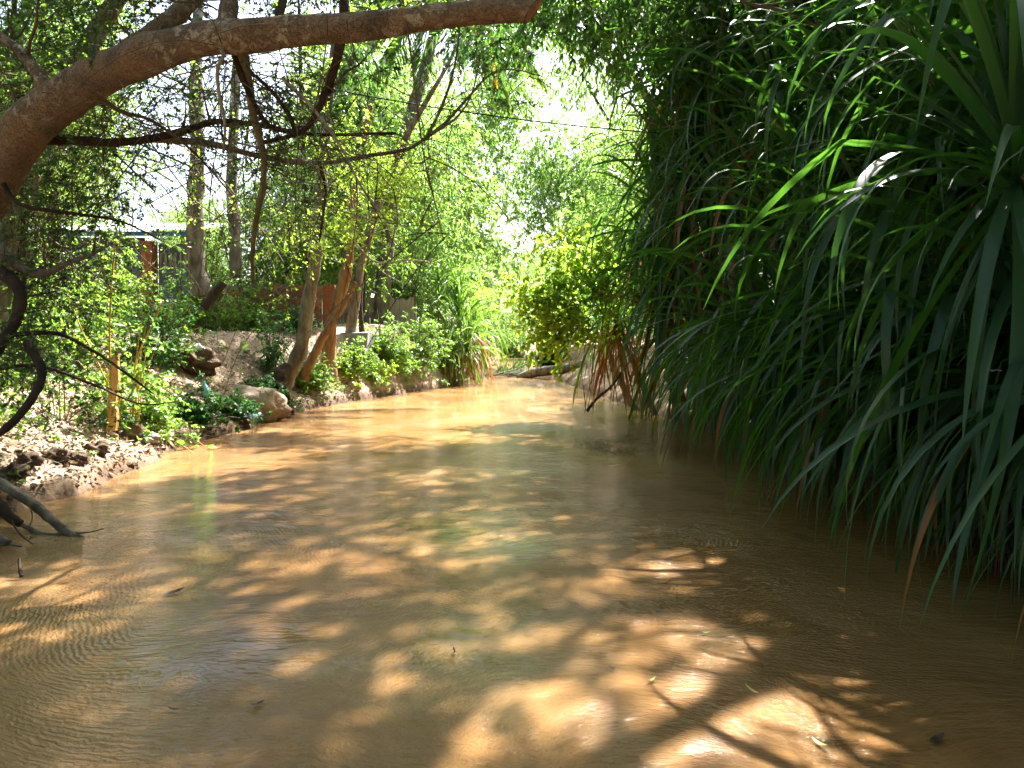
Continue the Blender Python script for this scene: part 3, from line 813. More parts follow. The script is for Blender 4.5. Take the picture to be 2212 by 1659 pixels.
def vines():
    rng = np.random.default_rng(88)
    n = 1700
    px = rng.uniform(-60, 640, n); py = rng.uniform(120, 520, n); d = rng.uniform(7.5, 14, n)
    O = np.stack([(px - CXP) / FPX * d, d, CAMZ - (py - HZP) / FPX * d], 1)
    O = O[keep(O, rng, True, True)]; n = len(O)
    L = rng.uniform(.5, 2.3, n)
    D = np.stack([rng.normal(0, .45, n), rng.normal(0, .3, n), -rng.uniform(.3, 1.2, n)], 1)
    t = np.linspace(0, 1, 7)[None, :, None]
    P = O[:, None] + unit(D)[:, None] * L[:, None, None] * t + rng.normal(0, .22, (n, 1, 3)) * (L[:, None, None] * np.sin(t * 3.1)) + rng.normal(0, .02, (n, 7, 3))
    ok = (P[:, -1, 2] > .9) & keep(P[:, -1], rng, True, True) & keep(P[:, 3], rng, True, True)
    P = P[ok]; n = len(P)
    V, F = tubes(P, np.linspace(1, .4, 7)[None] * rng.uniform(.003, .009, n)[:, None], 4)
    g = Geo(); g.add(V, F)
    k = rng.integers(0, n, 5200); q = rng.integers(1, 7, 5200)
    V, F = leaf_quads(P[k, q] + rng.normal(0, .03, (5200, 3)), rng.normal(0, 1, (5200, 3)) - UP * .4, UP + rng.normal(0, .8, (5200, 3)), rng.uniform(.025, .06, 5200), rng.uniform(.015, .035, 5200))
    g.add(V, F, 1)
    tag(part('hanging_vines', g, [M['twig'], M['fine_leaf']], None), 'tangle of dry hanging vines and twigs under the bough before the shed', kind='stuff')


def loose_vines():
    rng = np.random.default_rng(91)
    n = 1000
    px = rng.uniform(-40, 660, n); py = rng.uniform(60, 470, n); d = rng.uniform(8.5, 15.5, n)
    O = np.stack([(px - CXP) / FPX * d, d, CAMZ - (py - HZP) / FPX * d], 1)
    L = rng.uniform(.5, 2.0, n)
    D = np.stack([rng.normal(0, .7, n), rng.normal(0, .3, n), -rng.uniform(-.3, 1.2, n)], 1)
    t = np.linspace(0, 1, 7)[None, :, None]
    P = O[:, None] + unit(D)[:, None] * L[:, None, None] * t + rng.normal(0, .22, (n, 1, 3)) * (L[:, None, None] * np.sin(t * 3.1)) + rng.normal(0, .02, (n, 7, 3))
    P = P[(P[:, -1, 2] > .9) & (rng.random(n) < .22 + .78 * keep(P[:, -1], rng, False, True))]; n = len(P)
    V, F = tubes(P, np.linspace(1, .4, 7)[None] * rng.uniform(.003, .012, n)[:, None], 4)
    g = Geo(); g.add(V, F)
    m = 9000
    k = rng.integers(0, n, m); q = rng.integers(1, 7, m)
    V, F = leaf_quads(P[k, q] + rng.normal(0, .05, (m, 3)), rng.normal(0, 1, (m, 3)) - UP * .4, UP + rng.normal(0, .8, (m, 3)), rng.uniform(.03, .075, m), rng.uniform(.018, .04, m))
    g.add(V, F, 1)
    tag(part('leafy_vines', g, [M['twig'], M['fine_leaf']], None), 'thin leafy vines laced across the sky behind the bough on the left', kind='stuff')


vines()
loose_vines()

# ------------------------------------------------------------------ trees
# the high crown that shades the near stream: big tree on the right bank
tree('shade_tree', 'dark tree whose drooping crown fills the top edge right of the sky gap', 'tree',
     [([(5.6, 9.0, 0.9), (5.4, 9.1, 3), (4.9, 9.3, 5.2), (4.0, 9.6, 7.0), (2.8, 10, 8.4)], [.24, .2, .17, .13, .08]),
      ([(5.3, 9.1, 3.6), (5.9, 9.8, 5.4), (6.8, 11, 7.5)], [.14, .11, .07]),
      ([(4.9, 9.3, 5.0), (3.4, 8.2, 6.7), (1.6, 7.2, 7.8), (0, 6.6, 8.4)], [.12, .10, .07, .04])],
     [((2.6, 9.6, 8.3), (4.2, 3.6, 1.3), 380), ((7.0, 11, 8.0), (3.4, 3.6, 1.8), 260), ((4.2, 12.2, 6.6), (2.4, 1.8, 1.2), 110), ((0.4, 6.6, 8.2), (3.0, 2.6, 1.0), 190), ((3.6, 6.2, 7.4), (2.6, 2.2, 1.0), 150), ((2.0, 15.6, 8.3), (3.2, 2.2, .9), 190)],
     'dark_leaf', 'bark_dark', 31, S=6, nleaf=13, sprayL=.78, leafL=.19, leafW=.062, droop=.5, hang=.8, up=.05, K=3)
tree('overhanging_tree', 'fine leaved tree spreading its high crown over the near left water', 'tree',
     [([(-6.4, 9.2, 1.5), (-6.1, 9.6, 3.6), (-5.2, 10, 6), (-3.8, 10.3, 7.8)], [.17, .14, .11, .07])],
     [((-2.2, 10.6, 8.4), (3.4, 3.8, 1.1), 360), ((-4.9, 12.8, 8.2), (2.4, 2.4, 1.3), 120), ((-0.4, 13.4, 8.9), (2.8, 2.0, .9), 130), ((-6.0, 8.5, 7.2), (2.6, 2.8, 1.3), 130), ((-1.2, 6.2, 7.4), (2.6, 2.0, .8), 150)],
     'fine_leaf', 'bark_grey', 32, S=6, nleaf=16, sprayL=.75, leafL=.125, leafW=.075, droop=.4, hang=.3, up=.1, K=3)

tree('sky_block_tree', 'unseen broad tree added over and behind the viewpoint to block sky light', 'tree',  # unseen tree, added so its crown blocks sky light from above and behind
     [([(-6.6, -1.5, 1.2), (-6.2, -1.5, 4), (-4.6, -1.4, 6.6), (-2, -1.5, 8.4)], [.3, .24, .18, .1]), ([(-6.1, -1.5, 4.2), (-6.6, -4, 6.6), (-5, -6, 8.4)], [.2, .14, .08]), ([(-4.4, -1.4, 6.8), (-1, -4, 8), (3, -5, 9)], [.15, .12, .07])],
     [((0, -1.5, 8.6), (7.5, 4.2, 1.0), 300), ((0, -8, 8.0), (8, 4.5, 2.0), 240), ((7.5, 1.0, 6.5), (2.5, 5, 2.2), 130), ((-8.5, 2.0, 6.0), (2.2, 5, 2.5), 130), ((-11, 9, 6.5), (2.0, 4, 2.5), 70)],
     'dark_leaf', 'bark_dark', 33, S=6, nleaf=10, sprayL=1.0, leafL=.30, leafW=.13, droop=.4, hang=.5, up=.05, K=3, cull=(True, True))

# twin trunks on the left bank and their yellow-green crown
tree('bank_tree', 'grey leaning trunk rising from the dark stump on the left bank, before the brick wall', 'tree',
     [([W(606, 850, 15.9), W(628, 800, 16.0), W(652, 742, 16.0), W(668, 640, 16.1), W(684, 540, 16.1), W(692, 430, 16.2), W(700, 330, 16.2), W(712, 200, 16.3), W(728, 40, 16.4)], [.20, .165, .155, .145, .135, .125, .115, .10, .07])],
     [(W(720, 300, 14.5), (1.7, 1.6, 1.3), 50), (W(700, 90, 15), (2.2, 2, 1.5), 60), (W(640, 480, 14), (1.3, 1.0, .9), 26)],
     'yellow_leaf', 'bark_grey', 41, S=8, nleaf=20, sprayL=.6, leafL=.075, leafW=.036, droop=.4, hang=.25)
tree('curved_tree', 'orange curving trunk just right of the grey leaning trunk', 'tree',
     [([W(714, 850, 18.6), W(710, 770, 18.5), W(716, 700, 18.4), W(738, 630, 18.3), W(752, 560, 18.2), W(758, 480, 18.2), W(772, 380, 18.1), W(800, 230, 18.0)], [.24, .18, .16, .15, .13, .11, .09, .06])],
     [(W(860, 470, 15), (1.6, 1.4, .8), 46), (W(800, 360, 15), (1.5, 1.4, 1.0), 46), (W(900, 540, 14.6), (.9, .8, .5), 20), (W(830, 160, 15.6), (1.8, 1.6, 1.4), 46)],
     'yellow_leaf', 'bark_orange', 42, S=8, nleaf=20, sprayL=.55, leafL=.07, leafW=.034, droop=.4, hang=.25)
g = Geo()
limb(g, WP((655, 820, 17.0), (672, 780, 17.0), (695, 735, 17.1), (720, 695, 17.1), (748, 648, 17.2), (767, 610, 17.2)), [.11, .10, .09, .08, .07, .055], 8, None, .12)
root = thing('leaning_pole', 'bare brown stem leaning right in front of the orange curving trunk', 'tree stem', W(672, 770, 14.0))
part('stem', g, M['bark_orange'], root)
# the stump that carries them
g = Geo()
limb(g, np.array([(-4.95, 15.2, .1), (-4.9, 15.4, .45), (-4.8, 15.6, .75), (-4.66, 15.8, .95)]), [.30, .25, .2, .12], 10, 12, .2)
for q in range(9):
    a = q * .72
    e = np.array([-4.95 + .6 * math.cos(a), 15.2 + .5 * math.sin(a), 0])
    e[2] = gz(e[0], e[1]) - .05
    limb(g, np.array([(-4.9, 15.3, .6), (-4.92 + .35 * math.cos(a), 15.25 + .25 * math.sin(a), .55), e]), [.09, .06, .03], 6, 8, .2)
root = thing('root_stump', 'dark rotten stump with roots spreading down to the waterline', 'stump', (-4.95, 15.2, 0.1))
part('root', g, M['bark_dark'], root)

# two straight grey trunks further back on the left
tree('pale_trunk_tree', 'thick pale grey trunk standing beside the metal roofed shed', 'tree',
     [([W(432, 640, 17), W(424, 560, 17), W(420, 460, 17), W(427, 340, 17), W(424, 200, 17.2), W(430, -40, 17.6)], [.21, .19, .18, .165, .15, .11])],
     [(W(300, 60, 17.5), (3.0, 2.4, 2.0), 70), (W(250, 380, 18), (1.4, 1.5, 1.2), 26)],
     'lance_leaf', 'bark_grey', 51, S=8, nleaf=14, sprayL=.8, leafL=.12, leafW=.04, droop=.5, hang=.5)
tree('thin_trunk_tree', 'thinner grey trunk between the pale trunk and the leaning one', 'tree',
     [([W(510, 600, 19), W(506, 500, 19), W(500, 400, 19), W(504, 280, 19.2), W(515, 60, 19.5)], [.15, .14, .13, .12, .09])],
     [(W(640, 120, 19.5), (2.6, 2.4, 2.2), 70), (W(600, 420, 19.5), (2.0, 1.4, 1.5), 36)],
     'fine_leaf', 'bark_grey', 52, S=8, nleaf=14, sprayL=.8, leafL=.11, leafW=.05, droop=.5, hang=.4)
for k, (a, b, dd, rr, lab) in enumerate([((45, 700), (40, 300), 9.5, .075, 'slim dark trunk second from the left edge, under the great bough'),
                                         ((118, 640), (105, 330), 11, .09, 'sunlit brown trunk second from the left edge, under the great bough'),
                                         ((668, 640), (655, 330), 20, .1, 'thin trunk seen behind the leaning grey trunk')]):
    lab = ['slim dark trunk nearest the left edge, under the great bough', lab, lab][k]
    tree('slim_tree', lab, 'tree', [([W(a[0], a[1] + 20, dd), W((a[0] + b[0]) / 2 + 6, (a[1] + b[1]) / 2, dd), W(b[0], b[1], dd), W(b[0] - 10, b[1] - 330, dd + .4)], [rr, rr * .85, rr * .7, rr * .4])],
         [(W(b[0] + 40, b[1] - 20, dd + .5), (1.6, 1.2, 1.3), 40), (W(b[0] + 20, b[1] - 250, dd + .5), (2.0, 1.5, 1.2), 40)],
         'fine_leaf', 'bark_dark', 60 + k, S=7, nleaf=20, sprayL=.55, leafL=.055, leafW=.028, droop=.4, hang=.3)

# willowy trees either side of the gap
tree('drooping_tree', 'drooping dark green tree left of the sky gap above the stream bend', 'tree',
     [([(-4.4, 20.5, 1.5), (-3.9, 20.2, 4), (-2.9, 19.6, 6.4), (-1.5, 18.6, 8.4), (-.9, 18.2, 9.6)], [.16, .12, .09, .045, .015])],
     [(W(1030, 350, 18), (1.1, 1.3, 1.5), 130), (W(1060, 230, 18), (1.0, 1, 1.3), 60), (W(1060, 90, 18), (1.2, 1.3, 1.0), 50), (W(960, 440, 18.5), (1.4, 1, .9), 50), (W(760, 150, 18.5), (1.2, 1.2, 1.2), 40)],
     'dark_leaf', 'bark_grey', 71, S=9, nleaf=15, sprayL=.8, leafL=.19, leafW=.034, droop=.8, hang=1.5, up=-.1)
tree('willowy_tree', 'drooping lance leaved tree right of the sky gap, beside the yellow green shrub', 'tree',
     [([(4.8, 17.5, 1.0), (4.4, 17.3, 4), (3.5, 17, 6.2), (2.4, 16.6, 7.6)], [.2, .16, .12, .06])],
     [(W(1290, 460, 16.5), (1.5, 1.2, 1.0), 60), (W(1190, 500, 17), (.9, 1.0, .8), 34), (W(1420, 330, 16.5), (1.5, 1.2, 1.3), 60), (W(1330, 100, 16), (2.2, 1.5, 1.1), 66), (W(1500, 150, 15), (1.8, 1.4, 1.4), 60)],
     'lance_leaf', 'bark_grey', 72, S=8, nleaf=15, sprayL=.8, leafL=.19, leafW=.034, droop=.8, hang=1.5, up=-.1)
tree('willowy_tree', 'second drooping tree, behind the first and darker, right of the sky gap', 'tree',
     [([(5.2, 19.5, 1.0), (5.0, 19.4, 4), (4.3, 19, 6.4)], [.2, .16, .08])],
     [((3.6, 18.8, 5.0), (1.6, 1.4, 2.4), 130), ((3.2, 19, 3.0), (1.3, 1.2, 1.2), 50), ((2.2, 20.5, 3.4), (1.2, 1.2, 1.2), 40)],
     'lance_leaf', 'bark_dark', 75, S=8, nleaf=14, sprayL=.8, leafL=.19, leafW=.04, droop=.8, hang=1.3, up=-.1, cull=(True, False))
tree('twiggy_tree', 'thinly leafed tree with bare crossing branches in the bright sky gap', 'tree',
     [([(8.5, 42, 1.0), (8, 42, 6.5), (6.5, 42, 11.4), (4.2, 42, 15.6)], [.3, .24, .16, .06])],
     [(W(1230, 180, 42), (4.0, 3, 4.0), 110), (W(1190, 400, 42), (3.4, 2.4, 2.6), 120), (W(1330, 430, 42), (3.0, 2.4, 3.4), 100), (W(1080, 150, 42), (2.4, 2.4, 4.4), 90)],
     'lance_leaf', 'bark_dark', 73, S=6, nleaf=11, sprayL=1.1, leafL=.26, leafW=.06, droop=.7, hang=1.1, cull=(False, False), cullc=False)

# dense dark trees behind the strap leaved plants on the right
tree('right_bank_tree', 'dark dense tree behind the strap leaf plants at the upper right', 'tree',
     [([(6.6, 7.6, 1.0), (6.7, 7.7, 3.5), (6.4, 7.8, 6.0)], [.2, .17, .1])],
     [((6.6, 8.4, 5.6), (2.4, 1.8, 2.0), 170), ((5.6, 9.6, 4.0), (1.6, 1.5, 1.8), 100), ((8.0, 7.2, 4.5), (2.6, 2.4, 2.8), 160), ((6.8, 8.2, 2.2), (2.4, 2.4, 1.6), 120), ((6.2, 5.2, 5.8), (2.0, 2.2, 1.8), 110)],
     'dark_leaf', 'bark_dark', 81, S=8, nleaf=15, sprayL=.6, leafL=.10, leafW=.05, droop=.4, hang=.4, cull=(True, False))
tree('right_back_tree', 'dark tree between the strap leaf plants and the willowy tree', 'tree',
     [([(6.2, 14.0, 1.0), (6.0, 14, 3.5), (5.6, 14.2, 6.4)], [.2, .17, .1])],
     [((6.0, 14.2, 6.6), (2.8, 2.4, 2.8), 240), ((5.4, 15.2, 3.2), (2.0, 1.5, 2.0), 110), ((8.5, 13, 4.0), (2.6, 3, 3.0), 150), ((9.5, 17, 7.5), (3.5, 3.5, 2.5), 160)],
     'dark_leaf', 'bark_dark', 82, S=8, nleaf=14, sprayL=.7, leafL=.15, leafW=.045, droop=.5, hang=.7, cull=(True, False))

# far trees: one of each kind, then copies
def copy_tree(root, loc, rz, sc, label=None, group=None):
    r = root.copy(); COL.objects.link(r)
    r.location = loc; r.rotation_euler = (0, 0, rz); r.scale = (sc, sc, sc)
    if label: r['label'] = label
    if group: r['group'] = group
    for ch in list(root.children):
        c = ch.copy(); COL.objects.link(c); c.parent = r
    return r


FAR_L = 'sunlit green tree of the wood far behind the stream bend'
far = []
for k in range(3):
    rt = tree('far_tree', FAR_L, 'tree',
              [([(0, 0, 0), (.2, 0, 2.5), (-.1, .1, 5), (0, 0, 8)], [.22, .17, .12, .06])],
              [((0, 0, 6.0), (3.0, 2.6, 2.8), 80), ((.8, .4, 2.8), (2.6, 2.2, 1.6), 50), ((-1.0, -.4, 8.2), (2.0, 2.0, 1.5), 30)],
              'far_leaf', 'bark_grey', 90 + k, S=8, nleaf=13, sprayL=.95, leafL=.20, leafW=.075, droop=.6, hang=.7, cull=(False, False), cullc=False, group='trees of the far wood', twig=False)
    far.append(rt)
rng = np.random.default_rng(77)
FARPOS = [(-3.2, 29, .95), (-5.5, 26, 1.0), (-8.3, 24.5, .5), (-7, 31, 1.15), (-11.5, 28, .5), (-15.5, 25, 1.1), (-19, 28, 1.2), (-4.5, 37, 1.5), (-2.6, 45, 1.65), (-9.5, 38, .9),
          (-14, 36, .55), (6.0, 27, 1.0), (5.3, 34, 1.1), (7.5, 30, 1.1), (3.8, 43, 1.3), (6.5, 40, 1.1), (10.5, 27, 1.1), (12, 21, 1.1), (15, 26, 1.2), (-1.8, 58, 1.0), (2.2, 62, .9), (-6, 56, 1.3), (6.5, 58, 1.3),
          (-13, 52, .9), (13, 48, 1.4), (-20, 46, .8), (20, 40, 1.4), (-23, 33, 1.3), (-24, 20, 1.3), (0.2, 80, 1.3), (-9, 78, 1.6), (9, 80, 1.6), (-28, 26, 1.5), (14, 15, 1.2), (11, 11, 1.1), (-16, 18, 1.0), (-20, 13, 1.2), (-14, 12, .9)]
for k, (x, y, s) in enumerate(FARPOS):
    src = far[k % 3]
    loc = (x, y, gz(x, y) - .1); rz = rng.uniform(0, 6.28)
    if k < 3:
        src.location = loc; src.rotation_euler = (0, 0, rz); src.scale = (s, s, s)
    else:
        copy_tree(src, loc, rz, s)

WOOD_L = 'green leafy tree of the wood behind the terrace and the shed'
wood = []
for k in range(3):
    wood.append(tree('wood_tree', WOOD_L, 'tree',
              [([(0, 0, 0), (.15, 0, 2.5), (-.1, .1, 5), (0.2, 0, 8)], [.15, .13, .10, .05])],
              [((0, 0, 6.6), (2.6, 2.4, 2.6), 110), ((.6, .4, 3.2), (2.2, 2.0, 1.8), 60)],
              'lance_leaf' if k == 1 else 'fine_leaf', 'bark_dark', 120 + k, S=8, nleaf=15, sprayL=.8, leafL=.15 if k == 1 else .12, leafW=.045 if k == 1 else .055, droop=.6, hang=.7,
              cull=(False, False), cullc=False, group='trees of the wood behind the terrace', twig=True, K=3))
WOODPOS = [(-7.0, 23.6, .55), (-10.5, 24.8, .45), (-4.6, 23.0, .8), (-14, 22.8, .9), (-18, 22, 1.0), (-13.5, 17.5, .8), (-17, 15, .9), (-12.5, 13.5, .75), (-11, 10.2, .75), (-9.2, 7.6, .7), (-13, 7, .9), (-6.0, 27.5, .95), (7.5, 19, .9), (5.6, 22.5, .8), (10, 15.5, 1.0), (9.5, 9.0, .9), (9, 4.5, .9)]
for k, (x, y, s) in enumerate(WOODPOS):
    loc = (x, y, gz(x, y) - .1); rz = rng.uniform(0, 6.28)
    if k < 3:
        wood[k].location = loc; wood[k].rotation_euler = (0, 0, rz); wood[k].scale = (s, s, s)
    else:
        copy_tree(wood[k % 3], loc, rz, s, *(() if x < 3 else ('dark leafy tree of the wood behind the right bank', 'trees of the wood behind the right bank')))
for k, (x, y, s) in enumerate([(-7, -3, 1), (-4, -8, 1.1), (0.5, -9, 1.1), (5, -6, 1.1), (7.5, -1, 1.0), (-9.5, 2.5, .9), (-3, -13, 1.3), (4, -13, 1.3)]):  # unseen tree copies added to cut the sky light coming from behind
    copy_tree(wood[k % 3], (x, y, gz(x, y) - .1), k * 1.3, s, 'unseen leafy tree added behind the viewpoint to block sky light', 'unseen trees added behind the viewpoint')

# ------------------------------------------------------------------ coconut palm
def palm():
    root = thing('coconut_palm', 'coconut palm with leaning pale trunk and hanging fronds behind the bough', 'palm tree', W(820, 700, 24))
    g = Geo()
    P, r = limb(g, [W(820, 700, 24), W(845, 450, 24), W(868, 320, 24), W(884, 260, 24), W(908, 180, 24), W(928, 110, 24), W(945, 40, 24), W(951, 0, 24)], [.26, .22, .2, .19, .18, .17, .17, .14], 12, 60, 0.03)
    part('trunk', g, M['bark_grey'], root)
    c = W(950, 12, 24)
    rng = np.random.default_rng(3)
    fr = [(200, 20, 4.2, 'palm_leaf'), (232, -25, 4.0, 'palm_leaf'), (250, -52, 4.2, 'palm_leaf'), (262, -60, 3.9, 'palm_leaf'), (285, -55, 3.8, 'palm_leaf'), (300, -50, 4.4, 'gold_palm'),
          (330, 5, 4.2, 'palm_leaf'), (345, 25, 4.0, 'palm_leaf'), (90, 30, 4, 'palm_leaf'), (40, 20, 4, 'palm_leaf'), (140, 10, 4, 'palm_leaf'), (178, -20, 4.2, 'palm_leaf'), (0, -20, 4.2, 'palm_leaf'), (316, -38, 4.0, 'palm_leaf'), (218, -60, 3.9, 'palm_leaf')]
    fr = fr + [(208, -50, 4.4, 'palm_leaf'), (190, -40, 4.2, 'palm_leaf'), (240, -40, 4.6, 'palm_leaf'), (322, -60, 4.2, 'palm_leaf'), (345, -45, 4.0, 'palm_leaf'), (275, -35, 4.4, 'palm_leaf')]
    for az, el, L, mt in fr:
        L *= 1.12
        a, e = math.radians(az), math.radians(el)
        n = 26
        t = np.linspace(0, 1, n)
        ang = e + math.radians(40) - t * math.radians(70) * (1 + .3 * rng.random()) if el > -30 else e + math.radians(30) - t * math.radians(48)
        ang = np.maximum(ang, math.radians(-86))
        ds = L / n
        hx = np.cumsum(np.cos(ang)) * ds; hz = np.cumsum(np.sin(ang)) * ds
        P = c + np.stack([hx * math.cos(a), hx * math.sin(a), hz], 1)
        g = Geo()
        V, F = tubes(P[None], np.linspace(.035, .008, n)[None], 4); g.add(V, F, 1)
        NL = 220; k = rng.integers(2, n, NL); s = np.where(rng.random(NL) < .5, -1.0, 1.0)
        tan = unit(np.gradient(P, axis=0))[k]
        sd = unit(np.cross(tan, UP)) * s[:, None]
        d = tan * .6 + sd * .8 - UP * rng.uniform(.5, 1.1, NL)[:, None]
        LL = .85 * np.sin(np.pi * (0.1 + .85 * k / n)) + .15
        V, F = leaf_quads(P[k], d, sd + rng.normal(0, .3, (NL, 3)), LL, np.full(NL, .05), 'fold'); g.add(V, F, 0)
        part('frond', g, [M[mt], M['twig']], root, label='golden yellow dying frond' if mt == 'gold_palm' else None)


palm()

# ------------------------------------------------------------------ strap-leaved screw pines
def strap(elev, L, w, curve, kink, twist, seed):
    """one arching leaf, V in section, in the xz plane from the origin"""
    rng = np.random.default_rng(seed)
    n = 12
    t = np.linspace(0, 1, n + 1)
    ang = math.radians(elev) - math.radians(curve) * t ** (2.3 if elev > 30 else 1.2)
    if kink:
        ang = ang - math.radians(kink[1]) * (t > kink[0])
    ang = np.maximum(ang, math.radians(-88))
    ds = L / n
    x = np.concatenate([[0], np.cumsum(np.cos(ang[:-1]))]) * ds; z = np.concatenate([[0], np.cumsum(np.sin(ang[:-1]))]) * ds
    yb = twist * 0.12 * L * t ** 2
    wd = w * (0.85 + .3 * np.sin(np.pi * t * .8)) * np.clip((1 - t) / .55, 0, 1) ** .75 * .5 + .0008
    nx, nz = -np.sin(ang), np.cos(ang)
    roll = twist * 1.1 * t
    V = []
    for i in range(n + 1):
        cr, sr = math.cos(roll[i]), math.sin(roll[i])
        for s in (-1, 0, 1):
            off = s * wd[i]; v = .28 * abs(s) * wd[i]
            yy = off * cr - v * sr; up = off * sr + v * cr
            V.append((x[i] + nx[i] * up, yb[i] + yy, z[i] + nz[i] * up))
    F = []
    for i in range(n):
        for s in (0, 1):
            a = i * 3 + s
            F.append((a, a + 1, a + 4, a + 3))
    return np.array(V), np.array(F)


STRAPS = {}
for bi, el in enumerate((85, 74, 60, 42, 16, -22, -60)):
    STRAPS[bi] = []
    for v in range(5):
        rg = np.random.default_rng(bi * 10 + v)
        kink = None
        curve = (48, 112, 138, 130, 104, 66, 28)[bi] * rg.uniform(.75, 1.25)
        if v in (1, 3) and bi < 5:
            kink = (rg.uniform(.4, .7), rg.uniform(40, 95)); curve *= .5
        V, F = strap(el, 2.0, .062, curve, kink, rg.uniform(-1, 1), bi * 10 + v)
        STRAPS[bi].append((V, F))
STRAP_ME = {}


def strap_mesh(bi, v, mt):
    k = (bi, v, mt)
    if k not in STRAP_ME:
        g = Geo(); g.add(*STRAPS[bi][v])
        STRAP_ME[k] = g.mesh('leaf', M[mt])
    return STRAP_ME[k]


def screw_pine(pos, n, scale, label, seed, wf=1.0, group=None, joined=False, dead=0.12, mat='strap_leaf', bias=None, foot=None, name='screw_pine', tiers=(0, 7), cat='screw pine'):
    rng = np.random.default_rng(seed)
    pos = np.array(pos, float)
    fx, fy = foot if foot is not None else (pos[0] + .35, pos[1] + .1)
    base = np.array([fx, fy, gz(fx, fy) - .05])
    root = thing(name, label, cat, base, group)
    g = Geo()
    limb(g, [base, base * .5 + pos * .5 + rng.normal(0, .06, 3), pos + UP * .25 * scale], [.075, .065, .05], 7, 9, .1)
    part('stem', g, M['bark_grey'], root)
    gj = Geo()
    for i in range(n):
        u = (i + .5) / n
        tier = tiers[0] + u ** .9 * (tiers[1] - tiers[0])
        bi = int(min(6, max(0, tier + rng.normal(0, .35))))
        v = int(rng.integers(0, 5))
        az = i * 2.399963 + rng.normal(0, .25)
        if bias is not None:
            az = bias + (((az - bias + math.pi) % (2 * math.pi)) - math.pi) * rng.uniform(.45, 1.0)
        s = scale * rng.uniform(.7, 1.2)
        mt = 'dead_strap' if (bi >= 5 and rng.random() < dead * 2.2) else mat
        z = pos[2] + .28 * scale * (1 - u)
        if joined:
            V, F = STRAPS[bi][v]
            ca, sa = math.cos(az), math.sin(az)
            V = V * np.array([s, s * wf, s])
            V = np.stack([V[:, 0] * ca - V[:, 1] * sa + pos[0], V[:, 0] * sa + V[:, 1] * ca + pos[1], V[:, 2] + z], 1)
            if V[:, 2].min() < -0.02:
                V[:, 2] = np.maximum(V[:, 2], .015)
            gj.add(V, F, 1 if mt == 'dead_strap' else 0)
        else:
            V = STRAPS[bi][v][0]
            low = z + V[:, 2].min() * s
            if low < -0.03:
                s *= max(.3, (z + .03) / (-V[:, 2].min() * s))
            o = link('leaf', strap_mesh(bi, v, mt), root)
            o.location = (pos[0] - base[0], pos[1] - base[1], z - base[2])
            o.rotation_euler = (rng.normal(0, .07), rng.normal(0, .07), az)
            o.scale = (s, s * rng.uniform(.85, 1.2), s)
    if joined:
        part('foliage', gj, [M[mat], M['dead_strap']], root, 'stuff')
    return root


NEAR = [
    (W(2195, 415, 4.15), 84, .98, 'large strap leaf plant at the upper right edge with arching sunlit leaves', None),
    (W(2290, 760, 4.4), 76, .88, 'strap leaf plant low at the right edge with a white fleck on it', None),
    (W(2250, 60, 5.2), 66, .95, 'highest strap leaf plant, in the top right corner', None),
]
for k, (p, n, s, lab, b) in enumerate(NEAR):
    screw_pine(p, n, s, lab, 100 + k, bias=b, foot=(max(3.9, p[0] + .6), p[1] + .2), dead=.03, tiers=(0, 6.6))
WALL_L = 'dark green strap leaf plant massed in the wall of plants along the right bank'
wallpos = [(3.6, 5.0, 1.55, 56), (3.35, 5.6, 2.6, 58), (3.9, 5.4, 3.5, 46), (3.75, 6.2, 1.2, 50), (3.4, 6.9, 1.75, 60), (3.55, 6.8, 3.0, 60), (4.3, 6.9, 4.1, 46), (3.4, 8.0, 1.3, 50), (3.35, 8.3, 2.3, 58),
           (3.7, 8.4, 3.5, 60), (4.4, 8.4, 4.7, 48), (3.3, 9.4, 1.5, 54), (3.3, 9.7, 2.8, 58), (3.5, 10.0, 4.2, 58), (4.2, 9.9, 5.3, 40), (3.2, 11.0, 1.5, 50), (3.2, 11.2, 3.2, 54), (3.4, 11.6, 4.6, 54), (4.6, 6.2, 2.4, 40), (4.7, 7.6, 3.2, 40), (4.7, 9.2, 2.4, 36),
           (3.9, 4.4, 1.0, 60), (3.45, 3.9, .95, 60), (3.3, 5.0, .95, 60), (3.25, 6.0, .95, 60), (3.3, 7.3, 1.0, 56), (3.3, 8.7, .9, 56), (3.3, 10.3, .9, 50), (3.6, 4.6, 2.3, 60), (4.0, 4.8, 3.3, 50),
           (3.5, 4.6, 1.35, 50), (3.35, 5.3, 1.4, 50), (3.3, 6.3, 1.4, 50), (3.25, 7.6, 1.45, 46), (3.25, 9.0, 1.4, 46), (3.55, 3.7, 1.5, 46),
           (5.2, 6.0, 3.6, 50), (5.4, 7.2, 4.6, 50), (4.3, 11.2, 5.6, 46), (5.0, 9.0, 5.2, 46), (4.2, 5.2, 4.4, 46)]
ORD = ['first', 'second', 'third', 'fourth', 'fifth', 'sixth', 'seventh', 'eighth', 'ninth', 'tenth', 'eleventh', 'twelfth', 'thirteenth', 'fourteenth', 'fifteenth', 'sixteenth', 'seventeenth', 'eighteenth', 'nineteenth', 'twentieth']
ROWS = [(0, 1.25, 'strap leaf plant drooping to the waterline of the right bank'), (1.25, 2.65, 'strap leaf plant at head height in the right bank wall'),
        (2.65, 3.85, 'tall strap leaf plant in the right bank wall'), (3.85, 9, 'topmost strap leaf plant of the right bank wall')]
